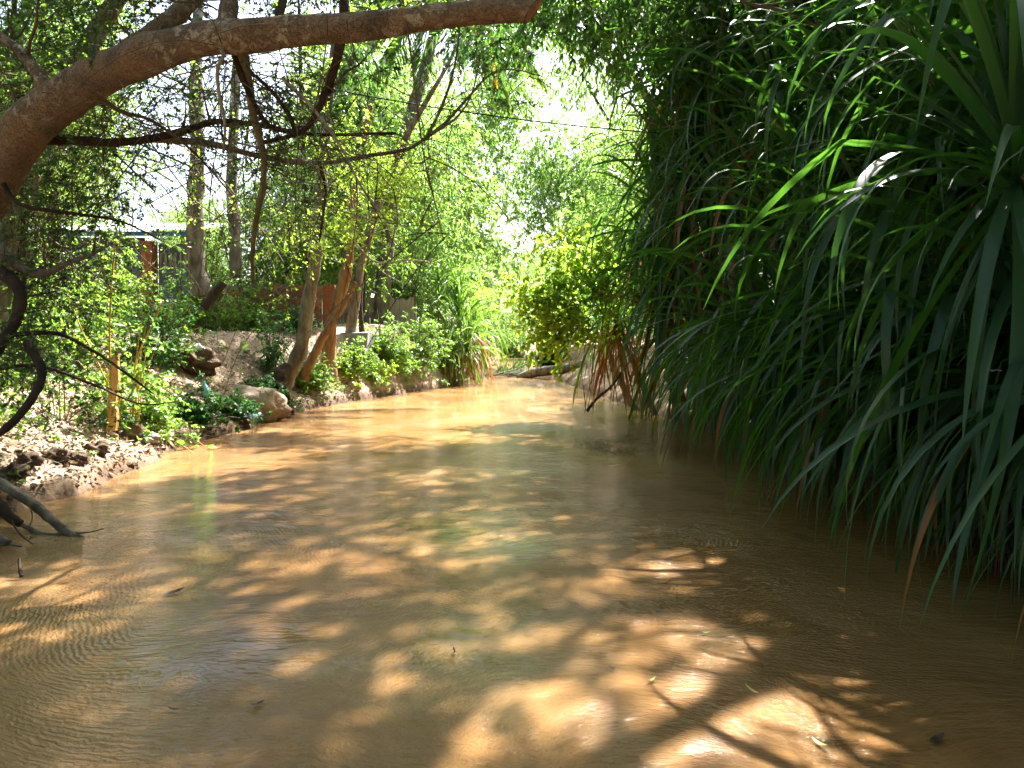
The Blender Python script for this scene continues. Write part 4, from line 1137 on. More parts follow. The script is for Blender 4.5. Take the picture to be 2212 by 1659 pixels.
for lo_, hi_, what in ROWS:
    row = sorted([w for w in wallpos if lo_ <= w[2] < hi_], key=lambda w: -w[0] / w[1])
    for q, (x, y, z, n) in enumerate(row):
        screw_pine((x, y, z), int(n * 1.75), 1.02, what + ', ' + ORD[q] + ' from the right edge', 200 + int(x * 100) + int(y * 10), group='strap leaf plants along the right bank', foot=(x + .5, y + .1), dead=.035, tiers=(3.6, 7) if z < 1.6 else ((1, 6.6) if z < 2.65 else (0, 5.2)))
BACK_L = 'strap leaf plant deep in the shade at the far end of the right bank wall'
for k, (x, y, z) in enumerate([(3.1, 12.6, 1.5), (3.0, 12.9, 3.1), (3.5, 13, 4.7), (2.9, 14.2, 1.6), (3.2, 14.6, 3.4), (4.2, 12, 3.8), (4.4, 14, 2.5), (5.2, 10.8, 3.4), (5.2, 8.6, 2.0), (2.85, 12.3, 4.1), (2.75, 13.6, 2.6), (3.1, 11.9, 5.5), (2.7, 14.2, 3.9), (3.3, 13.4, 5.9)]):
    screw_pine((x, y, z), 105, 1.1, BACK_L, 260 + k, wf=.85, group='strap leaf plants at the far end of the right bank', joined=True, dead=.10, foot=(x + .4, y))
screw_pine((2.1, 15.3, 1.7), 110, .9, 'strap leaf plant with rusty brown dead leaves hanging to the water below the yellow shrub', 280, wf=.65, joined=True, dead=.5, foot=(2.9, 15.2), tiers=(2.5, 7))
screw_pine((1.9, 16.8, 1.7), 70, .85, 'strap leaf plant hanging over the stream left of the rusty one', 281, wf=.65, joined=True, dead=.2, foot=(2.7, 16.4), tiers=(2.5, 7))
# sunlit clumps on the left at the bend
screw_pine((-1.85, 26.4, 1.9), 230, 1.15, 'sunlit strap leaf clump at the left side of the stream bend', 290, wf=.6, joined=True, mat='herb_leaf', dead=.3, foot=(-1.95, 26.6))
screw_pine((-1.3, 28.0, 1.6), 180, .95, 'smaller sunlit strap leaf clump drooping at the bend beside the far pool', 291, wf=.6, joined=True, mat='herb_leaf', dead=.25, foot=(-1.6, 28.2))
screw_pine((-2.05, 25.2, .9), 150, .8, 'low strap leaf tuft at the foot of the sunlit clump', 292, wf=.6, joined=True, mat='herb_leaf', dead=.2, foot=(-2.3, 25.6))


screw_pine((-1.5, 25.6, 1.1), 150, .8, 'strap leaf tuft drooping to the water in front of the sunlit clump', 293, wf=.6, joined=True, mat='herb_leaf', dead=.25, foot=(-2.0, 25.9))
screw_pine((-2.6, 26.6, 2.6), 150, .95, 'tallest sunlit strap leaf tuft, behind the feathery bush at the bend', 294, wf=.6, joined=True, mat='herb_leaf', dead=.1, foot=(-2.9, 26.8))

# ------------------------------------------------------------------ shrubs and herbs
def shrub(name, label, base, size, nst, leaf, seed, nleaf=20, leafL=.07, leafW=.03, droop=.4, stem='twig', shape='fold', group=None, hang=.2, sub=7, cull=False, cat='shrub', subL=.35, lean=(0, 0), lo=.25):
    rng = np.random.default_rng(seed)
    base = np.array(base, float)
    root = thing(name, label, cat, base, group)
    size = np.array(size)
    D = rng.normal(0, 1, (nst, 3)) * .55 + UP * .9
    D = unit(D) * rng.uniform(.55, 1.1, nst)[:, None] * size + np.array([lean[0], lean[1], 0])
    D[:, 2] = np.abs(D[:, 2])
    K = 7
    t = np.linspace(0, 1, K)[None, :, None]
    O = base + rng.normal(0, .12, (nst, 3)) * np.array([size[0], size[1], 0])
    P = O[:, None] + D[:, None] * t + rng.normal(0, .1, (nst, 1, 3)) * size * t * t - UP * (droop * np.linalg.norm(D[:, :2], axis=1))[:, None, None] * t ** 2.2
    gs = Geo()
    V, F = tubes(P, np.linspace(.011, .004, K)[None] * np.ones((nst, 1)) * max(.6, size[2] / 1.6), 4); gs.add(V, F)
    part('stem', gs, M[stem], root)
    gf = Geo()
    u = rng.uniform(lo, 1, (nst, sub)); f = u * (K - 1); i = np.minimum(f.astype(int), K - 2); f = (f - i)[..., None]
    r_ = np.arange(nst)[:, None]
    C = (P[r_, i] * (1 - f) + P[r_, i + 1] * f).reshape(-1, 3)
    if cull:
        C = C[keep(C, rng, False, True)]
    DD = rng.normal(0, 1, C.shape) * [1, 1, .6] + UP * .25
    sprays(gf, C, DD, subL * rng.uniform(.5, 1.3, len(C)), .3, nleaf, leafL, leafW, rng, hang, shape=shape, K=3, twig_r=.003)
    part('foliage', gf, [M[leaf], M['twig']], root, 'stuff')
    return root


def at(px, py, d, up=0.0):
    p = W(px, py, d); p[2] = gz(p[0], p[1]) + up
    return p


shrub('bank_shrub', 'tall pale green sunlit herb around the yellow wooden stake', at(280, 860, 9.9), (.9, .7, 1.5), 26, 'herb_leaf', 301, 8, .085, .045, stem='yellow_cane', subL=.3)
shrub('bank_shrub', 'bright sprawling herb between the stake and the dark waterside bush', at(340, 880, 10.5), (.8, .6, .9), 26, 'herb_leaf', 302, 9, .075, .042, stem='yellow_cane', subL=.26)
shrub('bank_shrub', 'sparse twiggy herb on the slope at the left edge below the great bough', at(110, 780, 8.8), (1.1, .8, 1.1), 16, 'herb_leaf', 303, 5, .06, .032, subL=.25)
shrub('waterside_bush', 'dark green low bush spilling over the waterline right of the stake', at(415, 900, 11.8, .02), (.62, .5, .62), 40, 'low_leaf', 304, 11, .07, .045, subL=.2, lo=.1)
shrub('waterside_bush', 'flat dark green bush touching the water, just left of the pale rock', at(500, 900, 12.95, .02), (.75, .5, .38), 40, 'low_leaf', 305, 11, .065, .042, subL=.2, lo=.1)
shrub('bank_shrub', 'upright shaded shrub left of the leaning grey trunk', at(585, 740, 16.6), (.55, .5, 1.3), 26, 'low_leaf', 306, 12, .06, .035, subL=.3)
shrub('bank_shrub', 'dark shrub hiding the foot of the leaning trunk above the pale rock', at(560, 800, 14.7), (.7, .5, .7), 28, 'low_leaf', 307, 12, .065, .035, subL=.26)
shrub('bank_shrub', 'shrub at the waterline right of the dark stump', at(680, 850, 17.4), (.7, .6, .8), 30, 'herb_leaf', 308, 12, .065, .032, subL=.26)
shrub('bank_shrub', 'ragged shrub over the undercut bank below the curved trunk', at(745, 830, 19.3), (.7, .6, .7), 26, 'yellow_leaf', 309, 12, .065, .032, subL=.26)
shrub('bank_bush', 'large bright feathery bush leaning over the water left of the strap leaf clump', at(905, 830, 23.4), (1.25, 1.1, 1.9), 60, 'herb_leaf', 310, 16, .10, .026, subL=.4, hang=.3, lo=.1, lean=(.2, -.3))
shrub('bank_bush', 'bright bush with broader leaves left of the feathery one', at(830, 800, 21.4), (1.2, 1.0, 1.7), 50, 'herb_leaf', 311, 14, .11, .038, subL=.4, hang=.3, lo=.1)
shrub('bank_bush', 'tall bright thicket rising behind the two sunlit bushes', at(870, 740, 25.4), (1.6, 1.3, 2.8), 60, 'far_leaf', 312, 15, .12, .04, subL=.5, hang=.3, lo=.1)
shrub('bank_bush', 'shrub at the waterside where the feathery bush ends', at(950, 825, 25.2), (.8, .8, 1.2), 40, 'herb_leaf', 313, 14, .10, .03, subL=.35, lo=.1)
shrub('bank_bush', 'dim leafy shrub on the terrace in front of the brick wall', at(560, 700, 18.6), (1.0, .7, .8), 30, 'herb_leaf', 314, 12, .07, .04, subL=.3)
for k, (px, d, ssz, lab) in enumerate([(60, 9.6, (1.0, .7, 1.5), 'leafy tangle under the bough at the left edge, above the dark branch'), (170, 11.0, (1.1, .8, 1.5), 'leafy tangle behind the leaning yellow cane'),
                                   (300, 12.4, (1.0, .8, 1.5), 'shaded bush left of the debris heap'), (470, 17.8, (.9, .7, 1.2), 'weedy bush at the left end of the brick wall'), (640, 19.0, (.7, .5, .8), 'low weeds at the foot of the brick wall behind the leaning trunk'),
                                   (210, 13.5, (1.4, .9, 1.9), 'tall weeds on the terrace in front of the shed pillar'), (-60, 7.4, (.6, .5, 1.0), 'thin leafed bush cut by the left edge of the view'), (650, 17.2, (.5, .4, .5), 'small bush in the crook between the stump and the bare brown stem')]):
    shrub("bank_shrub", lab, at(px, 700, d), ssz, 36, 'fine_leaf' if k not in (2, 4) else 'low_leaf', 330 + k, 12, .065, .035, subL=.3)
shrub('bank_shrub', 'leafy shrub hanging down the steep bank below the grey slab', at(765, 830, 19.6), (.8, .5, .9), 34, 'herb_leaf', 361, 12, .08, .035, subL=.3, lo=.1)
shrub('bank_shrub', 'yellowish shrub at the waterline between the grey slab and the sunlit bushes', at(805, 830, 20.4), (.7, .5, .8), 34, 'yellow_leaf', 362, 12, .08, .035, subL=.3, lo=.1)
shrub('bank_shrub', 'low shrub under the first sunlit bush touching the water', at(865, 830, 22.3), (.8, .5, .8), 34, 'herb_leaf', 363, 12, .09, .035, subL=.3, lo=.1)
shrub('bank_bush', 'tall loose bush hiding the left half of the brick wall', at(545, 700, 19.2), (1.2, .5, 1.7), 34, 'fine_leaf', 351, 12, .075, .04, subL=.4)
shrub('bank_bush', 'tall loose bush between the pale trunk and the brick wall', at(425, 700, 18.4), (1.1, .6, 2.4), 40, 'lance_leaf', 352, 12, .10, .035, subL=.45)
shrub('bank_bush', 'leafy bush under the shed roof left of the pillar', at(250, 700, 17.5), (1.5, .7, 2.6), 50, 'fine_leaf', 353, 13, .085, .045, subL=.45)
shrub('bank_shrub', 'small leafy weeds hanging over the left shoulder of the debris heap', at(362, 700, 13.3), (.45, .35, .6), 24, 'herb_leaf', 355, 10, .06, .035, subL=.25)
shrub('bank_bush', 'weedy growth before the metal roofed shed', at(330, 640, 15.5), (1.6, 1.0, 1.3), 44, 'fine_leaf', 315, 12, .075, .04, subL=.35)
shrub('bank_bush', 'tangled weeds on the terrace at the far left', at(120, 640, 12.5), (1.4, 1.0, 1.4), 44, 'fine_leaf', 316, 12, .07, .035, subL=.35)
shrub('bank_bush', 'leafy undergrowth at the left between the slim trunks', at(30, 620, 10.5), (1.2, 1.0, 1.8), 44, 'fine_leaf', 317, 12, .06, .03, subL=.35)
tree('yellow_shrub', 'yellow green sunlit shrub hanging over the stream on the right at the bend', 'shrub',
     [([(3.2, 15.0, .8), (2.9, 14.9, 1.9), (2.2, 14.7, 2.5), (1.4, 14.6, 2.6)], [.06, .05, .035, .02])],
     [((1.0, 14.5, 2.45), (.75, .5, .34), 22), ((1.6, 14.5, 2.95), (.75, .5, .36), 20), ((.55, 14.3, 2.1), (.5, .4, .28), 12), ((1.3, 14.4, 1.85), (.7, .4, .25), 14), ((1.9, 14.6, 2.4), (.5, .4, .5), 12), ((.9, 14.6, 3.3), (.45, .4, .25), 8), ((.25, 14.4, 2.45), (.3, .3, .15), 6), ((.7, 14.4, 1.5), (.5, .4, .3), 12), ((2.1, 14.5, 3.3), (.5, .4, .3), 10)],
     'yellow_leaf', 'bark_orange', 318, S=5, nleaf=15, sprayL=.42, leafL=.095, leafW=.062, droop=.4, hang=.3, shape='fold', cull=(False, False), cullc=False)
shrub('far_bush', 'dark bush at the right of the far pool behind the fallen log', (1.9, 36, .3), (1.2, 1.0, 2.4), 60, 'low_leaf', 319, 14, .12, .05, subL=.45, lo=.05)
shrub('far_bush', 'dense green bush at the left of the far pool', (-1.9, 35, .4), (1.1, 1.0, 2.2), 50, 'far_leaf', 320, 14, .12, .05, subL=.45, lo=.05)
shrub('far_bush', 'undergrowth closing the end of the far pool', (0.1, 66, .0), (3.0, 1.5, 3.2), 70, 'far_leaf', 321, 14, .2, .09, subL=.8, lo=.05)

# yellow canes and the wooden stake
def cane(label, pts, r0, r1, leaves=0, mat='yellow_cane', name='cane', cat='plant stem'):
    g = Geo()
    P = WP(*pts)
    root = thing(name, label, cat, P[0])
    limb(g, P, np.linspace(r0, r1, len(P)), 6)
    part('stem', g, M[mat], root)
    if leaves:
        g = Geo(); rg = np.random.default_rng(int(abs(P[0, 0]) * 100))
        k = rg.integers(len(P) // 2, len(P), leaves)
        d = rg.normal(0, 1, (leaves, 3)); d[:, 2] = np.abs(d[:, 2]) * .5
        V, F = leaf_quads(P[k] + rg.normal(0, .04, (leaves, 3)), d, UP + rg.normal(0, .4, (leaves, 3)), rg.uniform(.1, .2, leaves), rg.uniform(.03, .06, leaves), 'fold')
        g.add(V, F); part('foliage', g, M['herb_leaf'], root, 'stuff')


cane('tall upright yellow cane standing close left of the wooden stake', ((240, 900, 9.3), (238, 800, 9.3), (237, 700, 9.3), (242, 600, 9.3), (250, 520, 9.3)), .014, .009, 12)
cane('yellow cane leaning up to the left beside the wooden stake', ((232, 830, 9.4), (205, 770, 9.4), (175, 710, 9.4), (150, 640, 9.4)), .012, .007, 12)
cane('yellow cane leaning right into the dark hollow of the debris heap', ((290, 800, 9.8), (305, 750, 9.9), (330, 700, 10.0), (352, 650, 10.1)), .013, .008, 8)
cane('thin green cane leaning right before the pale rock', ((485, 850, 12.3), (500, 800, 12.4), (520, 755, 12.5), (548, 712, 12.6)), .008, .005, 4, 'green_stem')

def box(x0, x1, y0, y1, z0, z1, jit=0.0, rng=R):
    V = np.array([(x, y, z) for z in (z0, z1) for x, y in ((x0, y0), (x1, y0), (x1, y1), (x0, y1))], float)
    if jit: V = V + rng.normal(0, jit, V.shape)
    return V, np.array([(0, 3, 2, 1), (4, 5, 6, 7), (0, 1, 5, 4), (1, 2, 6, 5), (2, 3, 7, 6), (3, 0, 4, 7)])


root = thing('wooden_stake', 'square sawn yellow wooden stake standing in the left bank', 'stake', W(248, 905, 9.35))
g = Geo()
b0 = W(242, 930, 9.35); t0 = W(251, 768, 9.3)
V, F = box(-.038, .038, -.03, .03, 0, 1)
n_ = 7
for i in range(n_):
    pass
ring = np.array([(-.05, -.03), (.05, -.03), (.05, .03), (-.05, .03)])
VV = []; FF = []
for i in range(n_):
    c = b0 + (t0 - b0) * i / (n_ - 1) + np.array([.012 * math.sin(i * 1.9), 0, 0])
    w = 1.15 - .35 * i / (n_ - 1)
    for a, b in ring:
        VV.append((c[0] + a * w, c[1] + b * w, c[2] + (.02 * (a > 0) if i == n_ - 1 else 0)))
for i in range(n_ - 1):
    for s in range(4):
        FF.append((i * 4 + s, i * 4 + (s + 1) % 4, i * 4 + 4 + (s + 1) % 4, i * 4 + 4 + s))
FF.append((n_ * 4 - 4, n_ * 4 - 3, n_ * 4 - 2, n_ * 4 - 1))
g.add(VV, FF); part('post', g, M['stake'], root, smooth=False)


# ------------------------------------------------------------------ rocks, clods, debris
def lump(name, label, cat, c, size, mat, seed, rough=.25, group=None, n=14):
    rng = np.random.default_rng(seed)
    th = np.linspace(0, np.pi, n); ph = np.linspace(0, 2 * np.pi, 2 * n, endpoint=False)
    T, Ph = np.meshgrid(th, ph, indexing='ij')
    d = np.stack([np.sin(T) * np.cos(Ph), np.sin(T) * np.sin(Ph), np.cos(T)], -1)
    k = 1 + rough * (np.sin(d[..., 0] * 4 + seed) * np.cos(d[..., 1] * 5 + seed * 2) + .5 * np.sin(d[..., 2] * 9 + d[..., 0] * 7 + seed)) * .6
    k = k + rough * .12 * rng.normal(0, 1, k.shape) * np.sin(T)
    V = np.array(c) + d * k[..., None] * np.array(size)
    ids = np.arange(n * 2 * n).reshape(n, 2 * n)
    F = np.stack([ids[:-1], ids[1:], np.roll(ids, -1, 1)[1:], np.roll(ids, -1, 1)[:-1]], -1).reshape(-1, 4)
    g = Geo(); g.add(V, F)
    o = part(name, g, M[mat], None)
    me = o.data
    me.transform(__import__('mathutils').Matrix.Translation(-Vector(c)))
    o.location = tuple(c)
    tag(o, label, cat, group)
    return o


lump('rock', 'large pale sandy rock at the waterline below the dark stump', 'rock', at(548, 875, 14.15, .02), (.62, .42, .38), 'rock', 3, .3)
lump('rock', 'smaller pale rock above and left of the large sandy one', 'rock', at(505, 830, 13.9, .03), (.32, .26, .15), 'rock', 5, .3)
lump('rock', 'grey stone half buried at the right foot of the large sandy rock', 'rock', at(606, 905, 14.7, .0), (.16, .14, .12), 'rock', 8, .3)
lump('soil_block', 'dark soil block with pale roots at the tip of the sunlit bank', 'clod', at(286, 985, 9.75, .05), (.19, .15, .15), 'soil', 9, .45)
lump('soil_block', 'grey flat clod jutting over the water beside the soil block', 'clod', at(322, 985, 9.75, .06), (.14, .12, .06), 'concrete', 10, .4)
for k, (px, py, d) in enumerate([(60, 1062, 7.35), (120, 1048, 7.75), (165, 1040, 7.95), (210, 1015, 8.6), (30, 1080, 7.0)]):
    lump('soil_block', ['dark clod at the water edge above the fallen branch', 'crumbling dark clod left of the middle one at the water edge', 'broad dark clod in the middle of the crumbled bank foot', 'dark clod nearest the pale sand at the bank tip', 'leftmost dark clod behind the fallen branch'][k], 'clod',
         at(px, py, d, .05), (.10 + .03 * (k % 2), .09, .07), 'soil', 20 + k, .6)

# debris heap with rubbish
hp = at(405, 700, 14.0)
lump('debris_heap', 'dark earthy debris heap on the slope left of the brick wall', 'heap', hp + np.array([0, 0, .1]), (.5, .35, .30), 'soil', 33, .34, n=34)


def crumple(name, label, cat, c, size, mat, seed, group=None):
    rng = np.random.default_rng(seed)
    n = 9
    u, v = np.meshgrid(np.linspace(-1, 1, n), np.linspace(-1, 1, n), indexing='ij')
    z = .35 * wob(u * 3 + seed, v * 3, 1.0, seed) + .5 * (1 - u * u - v * v) * .5 + rng.normal(0, .07, u.shape)
    rim = 1 - .2 * (np.abs(u) * np.abs(v)) ** 2 + rng.normal(0, .05, u.shape)
    V = np.stack([u * rim, v * rim, z], -1).reshape(-1, 3) * np.array(size)
    V2 = V - np.array([0, 0, .006])
    ids = np.arange(n * n).reshape(n, n)
    F = np.stack([ids[:-1, :-1], ids[1:, :-1], ids[1:, 1:], ids[:-1, 1:]], -1).reshape(-1, 4)
    g = Geo(); g.add(V, F)
    o = part(name, g, M[mat], None)
    o.location = tuple(c)
    return tag(o, label, cat, group)


crumple('plastic_bag', 'white plastic bag on top of the debris heap, left one', 'bag', hp + [-.12, -.28, .48], (.13, .11, .16), 'plastic_white', 1)
crumple('plastic_bag', 'torn white plastic bag hanging at the right shoulder of the debris heap', 'bag', hp + [.28, -.32, .38], (.16, .1, .18), 'plastic_white', 2)
crumple('plastic_bag', 'small white bag scrap between the two larger ones on the heap', 'bag', hp + [.08, -.3, .52], (.11, .08, .07), 'plastic_white', 3)
crumple('orange_rag', 'orange scrap on the crest of the debris heap', 'rag', hp + [.14, -.38, .46], (.05, .05, .07), 'plastic_orange', 4)
crumple('blue_sheet', 'pale blue plastic sheet left of the white bags on the heap', 'sheet', hp + [-.42, -.25, .36], (.2, .12, .12), 'plastic_cyan', 5)
crumple('tarp_scrap', 'dull blue tarp half buried above the pale rock', 'tarp', at(520, 808, 13.0, .05), (.34, .22, .08), 'plastic_blue', 6)
crumple('cloth_scrap', 'turquoise cloth scrap lying left of the dull blue tarp', 'rag', at(488, 822, 12.8, .04), (.09, .07, .04), 'plastic_cyan', 7)
crumple('paper_scrap', 'pale paper scrap on the bare slope below the heap', 'scrap', at(462, 815, 12.6, .03), (.12, .07, .03), 'plastic_white', 8)
crumple('plastic_scrap', 'pale translucent plastic scrap caught in the strap leaves on the right', 'scrap', W(1640, 700, 9.2), (.06, .05, .11), 'plastic_white', 9)
crumple('plastic_scrap', 'white fleck of plastic lying on a leaf near the right edge', 'scrap', W(2150, 800, 3.9), (.03, .025, .012), 'plastic_white', 10)
# blue plastic bottle/cone
g = Geo(); c = at(446, 745, 13.2, .0)
V, F = tubes(np.array([[c, c + [.0, .0, .05], c + [-.02, 0, .16], c + [-.045, 0, .24], c + [-.055, 0, .3]]]), np.array([[.045, .07, .06, .03, .018]]), 10); g.add(V, F)
root = thing('plastic_bottle', 'pale blue plastic bottle standing on the slope below the debris heap', 'bottle', c)
part('body', g, M['plastic_cyan'], root)
g = Geo(); V, F = tubes(np.array([[c + [-.055, 0, .295], c + [-.06, 0, .335]]]), np.array([[.022, .022]]), 8); g.add(V, F); part('cap', g, M['plastic_blue'], root)

# the slanted dark plank behind the heap
g = Geo(); a, b = W(440, 665, 14.8), W(482, 612, 15.0)
limb(g, [a, a * .5 + b * .5, b], [.10, .11, .08], 6, 6, .1)
root = thing('dead_limb', 'dark broken limb leaning right from the debris heap to the wall', 'branch', a); part('stem', g, M['bark_dark'], root)

# ------------------------------------------------------------------ brick wall
BW = W(440, 0, 20)[0]; BE = W(698, 0, 20)[0]
root = thing('brick_wall', 'ruined orange brick wall behind the leaning trunks on the terrace', 'wall', (BW, 20.0, 1.5))
rng = np.random.default_rng(9)
brick_me = []
for q in range(6):
    g = Geo(); V, F = box(-.092, .092, -.045, .045, -.040, .040, .004, rng); g.add(V, F)
    brick_me.append(g.mesh('brick', M['brick_dark' if q % 3 else 'brick'], False))
z0 = 1.92; rows = 12
g = Geo(); V, F = box(BW + .03, BE - .03, 19.975, 20.055, 1.45, z0 + rows * .09 - .06); g.add(V, F)
part('mortar', g, M['mortar'], root, smooth=False)
g = Geo(); V, F = box(BW, BE + .02, 19.90, 20.10, 1.35, z0 - .055, .006, rng); g.add(V, F)
part('footing', g, M['concrete'], root, smooth=False)
for j in range(rows):
    top = rows - j
    nb = int((BE - BW) / .195) + 1
    for i in range(nb):
        x = BW + .1 + i * .195 + (.097 if j % 2 else 0)
        if x > BE - .09: continue
        # the top course is broken towards the left
        if j >= rows - 1 - int(2.2 * abs(math.sin(i * .9))) * (i < 8) and (i < 8 or rng.random() < .25) and j > rows - 4: continue
        o = link('brick', brick_me[int(rng.integers(0, 6))], root)
        o.location = (x - BW, .0 + rng.normal(0, .006), z0 + j * .09 - 1.5)
        o.rotation_euler = (0, 0, rng.normal(0, .02))
# square end pillar of hollow bricks, ends facing the stream
hol = Geo()
s, h = .05, .013
xs_ = [-s, -s + .014, -.007, .007, s - .014, s]; zs_ = [-.042, -.030, -.006, .006, .030, .042]
cells = {(1, 1), (1, 3), (3, 1), (3, 3)}
V = []; F = []
def quad(a, b, c, d):
    k = len(V); V.extend([a, b, c, d]); F.append((k, k + 1, k + 2, k + 3))
for i in range(5):
    for j in range(5):
        x0, x1, zz0, zz1 = xs_[i], xs_[i + 1], zs_[j], zs_[j + 1]
        if (i, j) in cells:
            y1 = .05
            quad((x0, -.08, zz0), (x0, y1, zz0), (x0, y1, zz1), (x0, -.08, zz1)); quad((x1, -.08, zz0), (x1, -.08, zz1), (x1, y1, zz1), (x1, y1, zz0))
            quad((x0, -.08, zz0), (x1, -.08, zz0), (x1, y1, zz0), (x0, y1, zz0)); quad((x0, -.08, zz1), (x0, y1, zz1), (x1, y1, zz1), (x1, -.08, zz1))
            quad((x0, y1, zz0), (x1, y1, zz0), (x1, y1, zz1), (x0, y1, zz1))
        else:
            quad((x0, -.08, zz0), (x1, -.08, zz0), (x1, -.08, zz1), (x0, -.08, zz1))
for a, b in (((-s, -.08), (-s, .08)), ((s, .08), (s, -.08))):
    quad((a[0], a[1], -.042), (a[0], a[1], .042), (b[0], b[1], .042), (b[0], b[1], -.042))
quad((-s, -.08, .042), (s, -.08, .042), (s, .08, .042), (-s, .08, .042))
quad((-s, -.08, -.042), (-s, .08, -.042), (s, .08, -.042), (s, -.08, -.042))
hol.add(V, F); hollow = hol.mesh('hollow_brick', M['brick'], False)
for j in range(12):
    for i in range(3):
        o = link('hollow_brick', hollow, root)
        o.location = (BE - BW + .06 + i * .104, .0 + rng.normal(0, .004), z0 + j * .09 - 1.5)
g = Geo(); V, F = box(BE + .01, BE + .33, 19.95, 20.05, 1.4, z0 + 12 * .09 - .06); g.add(V, F)
part('pillar_mortar', g, M['mortar'], root, smooth=False)

# ------------------------------------------------------------------ board fence and yard
fx0, fx1, fy, fz = W(725, 0, 24)[0], W(895, 0, 24)[0], 24.0, 2.06
root = thing('board_fence', 'pale weathered board fence behind the curved trunk', 'fence', (fx0, fy, fz))
rng = np.random.default_rng(14)
nb = 16
for i in range(nb):
    w = (fx1 - fx0) / nb
    x = fx0 + (i + .5) * w
    g = Geo(); hgt = .76 + rng.normal(0, .025)
    V, F = box(-w * .47, w * .47, -.012, .012, -.1, hgt, .006, rng); g.add(V, F)
    o = link('board', g.mesh('board', M['board'], False), root); o.location = (x - fx0, rng.normal(0, .01), 0)
for zz in (.15, .6):
    g = Geo(); V, F = box(0, fx1 - fx0, .02, .06, zz, zz + .07); g.add(V, F)
    o = link('rail', g.mesh('rail', M['board'], False), root)
for i in (0.0, .5, 1.0):
    g = Geo(); V, F = box(-.045, .045, .065, .15, -.2, .85); g.add(V, F)
    o = link('post', g.mesh('post', M['bark_grey'], False), root); o.location = ((fx1 - fx0) * i, 0, 0)
root = thing('dark_post', 'dark bare post standing on the terrace edge before the board fence', 'post', W(782, 722, 19.5))
g = Geo(); limb(g, [W(783, 724, 20.8), W(780, 690, 20.8), W(777, 660, 20.8), W(781, 610, 20.8)], [.08, .075, .065, .06], 8, 10, .12); part('stem', g, M['bark_dark'], root)
root = thing('concrete_slab', 'cracked grey slab stepping down in front of the dark post', 'slab', W(766, 722, 20.6))
p = W(766, 722, 20.6)
g = Geo(); V, F = box(p[0] - .45, p[0] + .42, 20.2, 21.4, p[2] - .5, p[2] + .06, .02, rng); g.add(V, F); part('slab', g, M['concrete'], root, smooth=False)
root = thing('metal_sheet', 'rusty corrugated sheet leaning low against the board fence', 'sheet', W(762, 690, 23.6))
g = Geo(); p = W(762, 690, 23.7)
u = np.linspace(-.28, .28, 41); V = []
for z in (0, .26):
    for q in u: V.append((p[0] + q, 23.7 + .015 * math.sin(q * 110) + z * .3, p[2] - .05 + z))
i = np.arange(40); g.add(V, np.stack([i, i + 1, i + 42, i + 41], 1)); part('sheet', g, M['rust_sheet'], root)

# ------------------------------------------------------------------ shed with metal roof
root = thing('shed', 'low shed with pale metal roof and blue grey wall at the back left', 'building', (-13, 21, 1.9))
sx0, sx1 = -16.5, W(412, 0, 21)[0]
g = Geo(); V, F = box(sx0, sx1 - 1.35, 21.05, 21.2, 1.5, 4.35); g.add(V, F); part('wall', g, M['blue_wall'], root, smooth=False)
g = Geo(); V, F = box(sx1 - 1.05, sx1, 21.35, 21.5, 1.5, 4.2); g.add(V, F); part('wall', g, M['blue_wall'], root, smooth=False)
g = Geo(); V, F = box(sx1 - 1.35, sx1 - 1.05, 20.95, 21.3, 1.5, 4.25, .01, rng); g.add(V, F); part('pillar', g, M['brick'], root, smooth=False)
g = Geo(); V, F = box(sx0 - .2, sx1 + .25, 20.7, 20.76, 4.35, 4.47); g.add(V, F); part('fascia', g, M['blue_trim'], root, smooth=False)
for k in range(9):
    g = Geo(); x0 = sx0 - .25 + k * (sx1 + .6 - sx0) / 9; w = (sx1 + .6 - sx0) / 9 + .06
    u = np.linspace(0, w, 37); V = []
    for yy, zz in ((20.55, 4.50 + .004 * (k % 2)), (25.0, 5.35 + .004 * (k % 2))):
        for q in u: V.append((x0 + q, yy, zz + .018 * math.sin(q * 80)))
    i = np.arange(36); g.add(V, np.stack([i, i + 1, i + 38, i + 37], 1)); part('roof_sheet', g, M['roof_metal'], root)
for k in range(7):
    g = Geo(); x0 = sx1 - 1.0 + k * .14
    V, F = box(x0, x0 + .05, 21.30, 21.33, 3.5, 3.95); g.add(V, F); part('slat', g, M['board'], root, smooth=False)

# ------------------------------------------------------------------ cable, fallen branches, log, fronds, twigs
g = Geo()
a, b = W(640, 172, 12.0), W(2000, 330, 12.0)
t = np.linspace(0, 1, 40)[:, None]
P = W(560, 160, 12.0) * (1 - t) + W(1900, 300, 12.5) * t - UP * .30 * (4 * t * (1 - t))
V, F = tubes(P[None], np.full((1, 40), .011), 6); g.add(V, F)
tag(part('cable', g, M['black_cable'], None), 'black cable strung across the stream above the bend', 'cable')


def stick(name, label, cat, lines, mat='bark_dark', sides=7, rough=.1, group=None):
    base = WP(*lines[0][0])[0]
    root = thing(name, label, cat, base, group)
    for k, (pts, r0, r1) in enumerate(lines):
        g = Geo(); P = WP(*pts)
        limb(g, P, np.linspace(r0, r1, len(P)), sides, None, rough)
        part('stem' if k == 0 else 'twig', g, M[mat], root)
    return root


